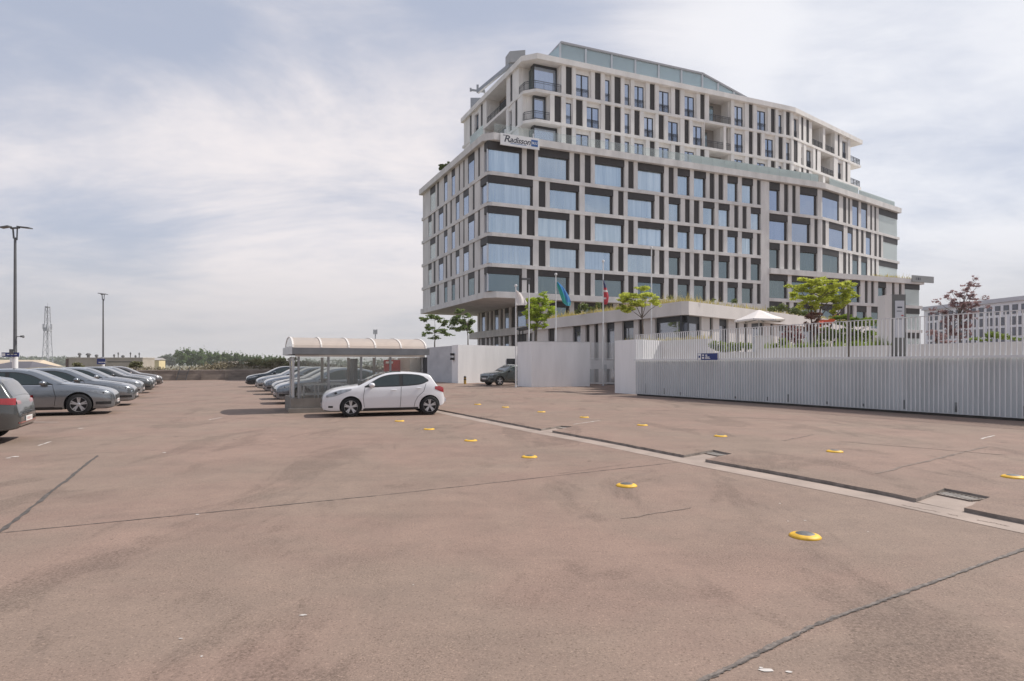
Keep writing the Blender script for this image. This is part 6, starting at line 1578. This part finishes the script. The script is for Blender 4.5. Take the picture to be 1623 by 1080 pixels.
# right row, noses to the lane
RR=[(435,26.2,'silver-grey car nearest in the right row, partly behind the glass shelter',BLUEG),(431,29.6,'grey car second in the right row, just behind the nearest',GOLFP),(418,34.3,'blue-grey car third in the right row',BLUEG),(405.5,38.4,'pale silver car fourth in the right row',SILV2),(389.5,45.6,'dark teal car at the far end of the right row',TEAL)]
for px,Y,lab,pm in RR:
    o=copy_tree(lf); o['label']=lab; o['group']='cars parked in the right row'; place(o,nosept(px,Y),-Vh,lift,1.06); o.scale=(1.06,)*3; variant(o,pm)
# SUV
sv=make_car('parked_car','dark grey-green SUV emerging from behind the white wall block','car',suv)
dS=Vector((-.84,-.54,0)).normalized(); place(sv,Vector((XZ(767.5,47.0),47.0,SL)),dS,suv)
# ------------------------------------------------------------------ sky, sun, camera
SUN_EL,SUN_AZ=R(50),R(72)          # azimuth clockwise from +Y (north of the scene) towards +X
w=bpy.data.worlds.new('World'); scene.world=w; w.use_nodes=True; nt=w.node_tree; N=nt.nodes; L=nt.links
bg=N['Background']; bg.inputs['Strength'].default_value=.1
sky=N.new('ShaderNodeTexSky'); sky.sky_type='NISHITA'; sky.sun_disc=False; sky.sun_elevation=SUN_EL; sky.sun_rotation=SUN_AZ; sky.altitude=0; sky.air_density=1.0; sky.dust_density=2.0; sky.ozone_density=1.0
tc=N.new('ShaderNodeTexCoord'); sep=N.new('ShaderNodeSeparateXYZ'); L.new(tc.outputs['Generated'],sep.inputs[0])
def mth(op,a,b=None,clamp=False):
    n=N.new('ShaderNodeMath'); n.operation=op; n.use_clamp=clamp
    for i,v in enumerate((a,b)):
        if v is None: continue
        if isinstance(v,(int,float)): n.inputs[i].default_value=v
        else: L.new(v,n.inputs[i])
    return n.outputs[0]
zz_=mth('MAXIMUM',sep.outputs['Z'],0.0); dv=mth('ADD',zz_,.22)
cmb=N.new('ShaderNodeCombineXYZ'); L.new(mth('DIVIDE',sep.outputs['X'],dv),cmb.inputs[0]); L.new(mth('DIVIDE',sep.outputs['Y'],dv),cmb.inputs[1])
def noise(vec,sc,det,ro,dist,stretch=(1,1,1),loc=(0,0,0),rot=0):
    mp=N.new('ShaderNodeMapping'); mp.inputs['Scale'].default_value=stretch; mp.inputs['Location'].default_value=loc; mp.inputs['Rotation'].default_value=(0,0,rot); L.new(vec,mp.inputs['Vector'])
    n=N.new('ShaderNodeTexNoise'); n.inputs['Scale'].default_value=sc; n.inputs['Detail'].default_value=det; n.inputs['Roughness'].default_value=ro; n.inputs['Distortion'].default_value=dist; L.new(mp.outputs[0],n.inputs['Vector']); return n.outputs['Fac']
def ramp(f,p0,p1,c0=(0,0,0),c1=(1,1,1)):
    r=N.new('ShaderNodeValToRGB'); r.color_ramp.interpolation='EASE'; r.color_ramp.elements[0].position=p0; r.color_ramp.elements[1].position=p1
    r.color_ramp.elements[0].color=(*c0,1); r.color_ramp.elements[1].color=(*c1,1); L.new(f,r.inputs['Fac']); return r.outputs['Color']
def blob(px,py,size,amt):        # a bank of cloud in a fixed compass direction
    d=Vector(((px-CX)/F,1,(CY-py)/F)).normalized(); vm=N.new('ShaderNodeVectorMath'); vm.operation='DOT_PRODUCT'; L.new(tc.outputs['Generated'],vm.inputs[0]); vm.inputs[1].default_value=d
    c0=math.cos(size); mr=N.new('ShaderNodeMapRange'); mr.interpolation_type='SMOOTHSTEP'; mr.inputs['From Min'].default_value=c0; mr.inputs['From Max'].default_value=1.0; mr.inputs['To Min'].default_value=0; mr.inputs['To Max'].default_value=amt; L.new(vm.outputs['Value'],mr.inputs['Value']); return mr.outputs[0]
n1=noise(cmb.outputs[0],1.05,10,.60,.45,(.85,1.25,1),(2.3,.7,0),R(-14))
n2=noise(cmb.outputs[0],3.6,9,.62,.5,(.8,1.3,1),(5.1,3.7,0),R(-14))
dens=mth('ADD',mth('MULTIPLY',n1,.78),mth('MULTIPLY',n2,.22))
for b in ((560,310,R(19),.235),(250,470,R(16),.08),(1400,190,R(24),.20),(1080,40,R(10),.05),(60,180,R(14),.03),(680,215,R(8),-.02),(1400,80,R(9),-.13),(1010,140,R(9),-.07),(420,110,R(12),-.03),(780,60,R(12),-.07),(60,380,R(7),-.06),(20,20,R(9),-.04),(620,40,R(9),-.07)): dens=mth('ADD',dens,blob(*b))
mask=ramp(dens,.42,.78)
mx=N.new('ShaderNodeMix'); mx.data_type='RGBA'; L.new(mask,mx.inputs[0])
# thin veil over the blue
veil=N.new('ShaderNodeMix'); veil.data_type='RGBA'; veil.inputs[0].default_value=.74; L.new(sky.outputs[0],veil.inputs[6]); veil.inputs[7].default_value=(5.5,5.95,7.25,1)
cc=N.new('ShaderNodeMix'); cc.data_type='RGBA'; cc.inputs[6].default_value=(9.1,8.6,8.7,1); cc.inputs[7].default_value=(8.9,9.05,9.6,1); L.new(blob(1560,230,R(40),1.0),cc.inputs[0]); L.new(cc.outputs[2],mx.inputs[7])
L.new(veil.outputs[2],mx.inputs[6])
# grey-pink haze near the horizon
hz_=N.new('ShaderNodeMapRange'); hz_.interpolation_type='SMOOTHSTEP'; hz_.inputs['From Min'].default_value=0.0; hz_.inputs['From Max'].default_value=.22; hz_.inputs['To Min'].default_value=.85; hz_.inputs['To Max'].default_value=0.0; L.new(zz_,hz_.inputs['Value'])
m3=N.new('ShaderNodeMix'); m3.data_type='RGBA'; L.new(hz_.outputs[0],m3.inputs[0]); L.new(mx.outputs[2],m3.inputs[6]); m3.inputs[7].default_value=(5.75,5.65,5.85,1)
L.new(m3.outputs[2],bg.inputs['Color'])

sd=bpy.data.lights.new('sun','SUN'); sd.energy=4.5; sd.angle=R(.5); sd.color=(1.0,.945,.87); so=bpy.data.objects.new('sun',sd); COL.objects.link(so)
dirv=Vector((math.sin(SUN_AZ)*math.cos(SUN_EL),math.cos(SUN_AZ)*math.cos(SUN_EL),math.sin(SUN_EL)))
so.rotation_euler=dirv.to_track_quat('Z','Y').to_euler(); so.location=(60,40,120)

cd=bpy.data.cameras.new('camera'); cam=bpy.data.objects.new('camera',cd); COL.objects.link(cam); scene.camera=cam
cam.location=(0,0,H); cam.rotation_euler=(R(90),0,0); cd.sensor_fit='HORIZONTAL'; cd.sensor_width=36; cd.lens=36*F/1623; cd.shift_y=(CY-540)/1623; cd.clip_start=.1; cd.clip_end=9000
scene.render.engine='CYCLES'; scene.render.resolution_x=1024; scene.render.resolution_y=681
scene.view_settings.view_transform='Standard'; scene.view_settings.look='None'; scene.view_settings.gamma=1; scene.view_settings.exposure=0.0
scene.cycles.use_denoising=True; scene.cycles.transparent_max_bounces=16; scene.cycles.max_bounces=8
# ------------------------------------------------------------------ air
m=MB(); m.box(-4100,4100,-1600,5100,-1.6,48); hz_o=m.build('haze',bpy.data.materials.new('haze_air')); hz_o['kind']='stuff'
hm=hz_o.data.materials[0]; hm.use_nodes=True; nt=hm.node_tree
for n in list(nt.nodes):
    if n.type!='OUTPUT_MATERIAL': nt.nodes.remove(n)
pv=nt.nodes.new('ShaderNodeVolumePrincipled'); pv.inputs['Color'].default_value=(.93,.93,.95,1); pv.inputs['Density'].default_value=.0002; pv.inputs['Anisotropy'].default_value=.2
nt.links.new(pv.outputs[0],nt.nodes['Material Output'].inputs['Volume'])
scene.cycles.volume_bounces=1
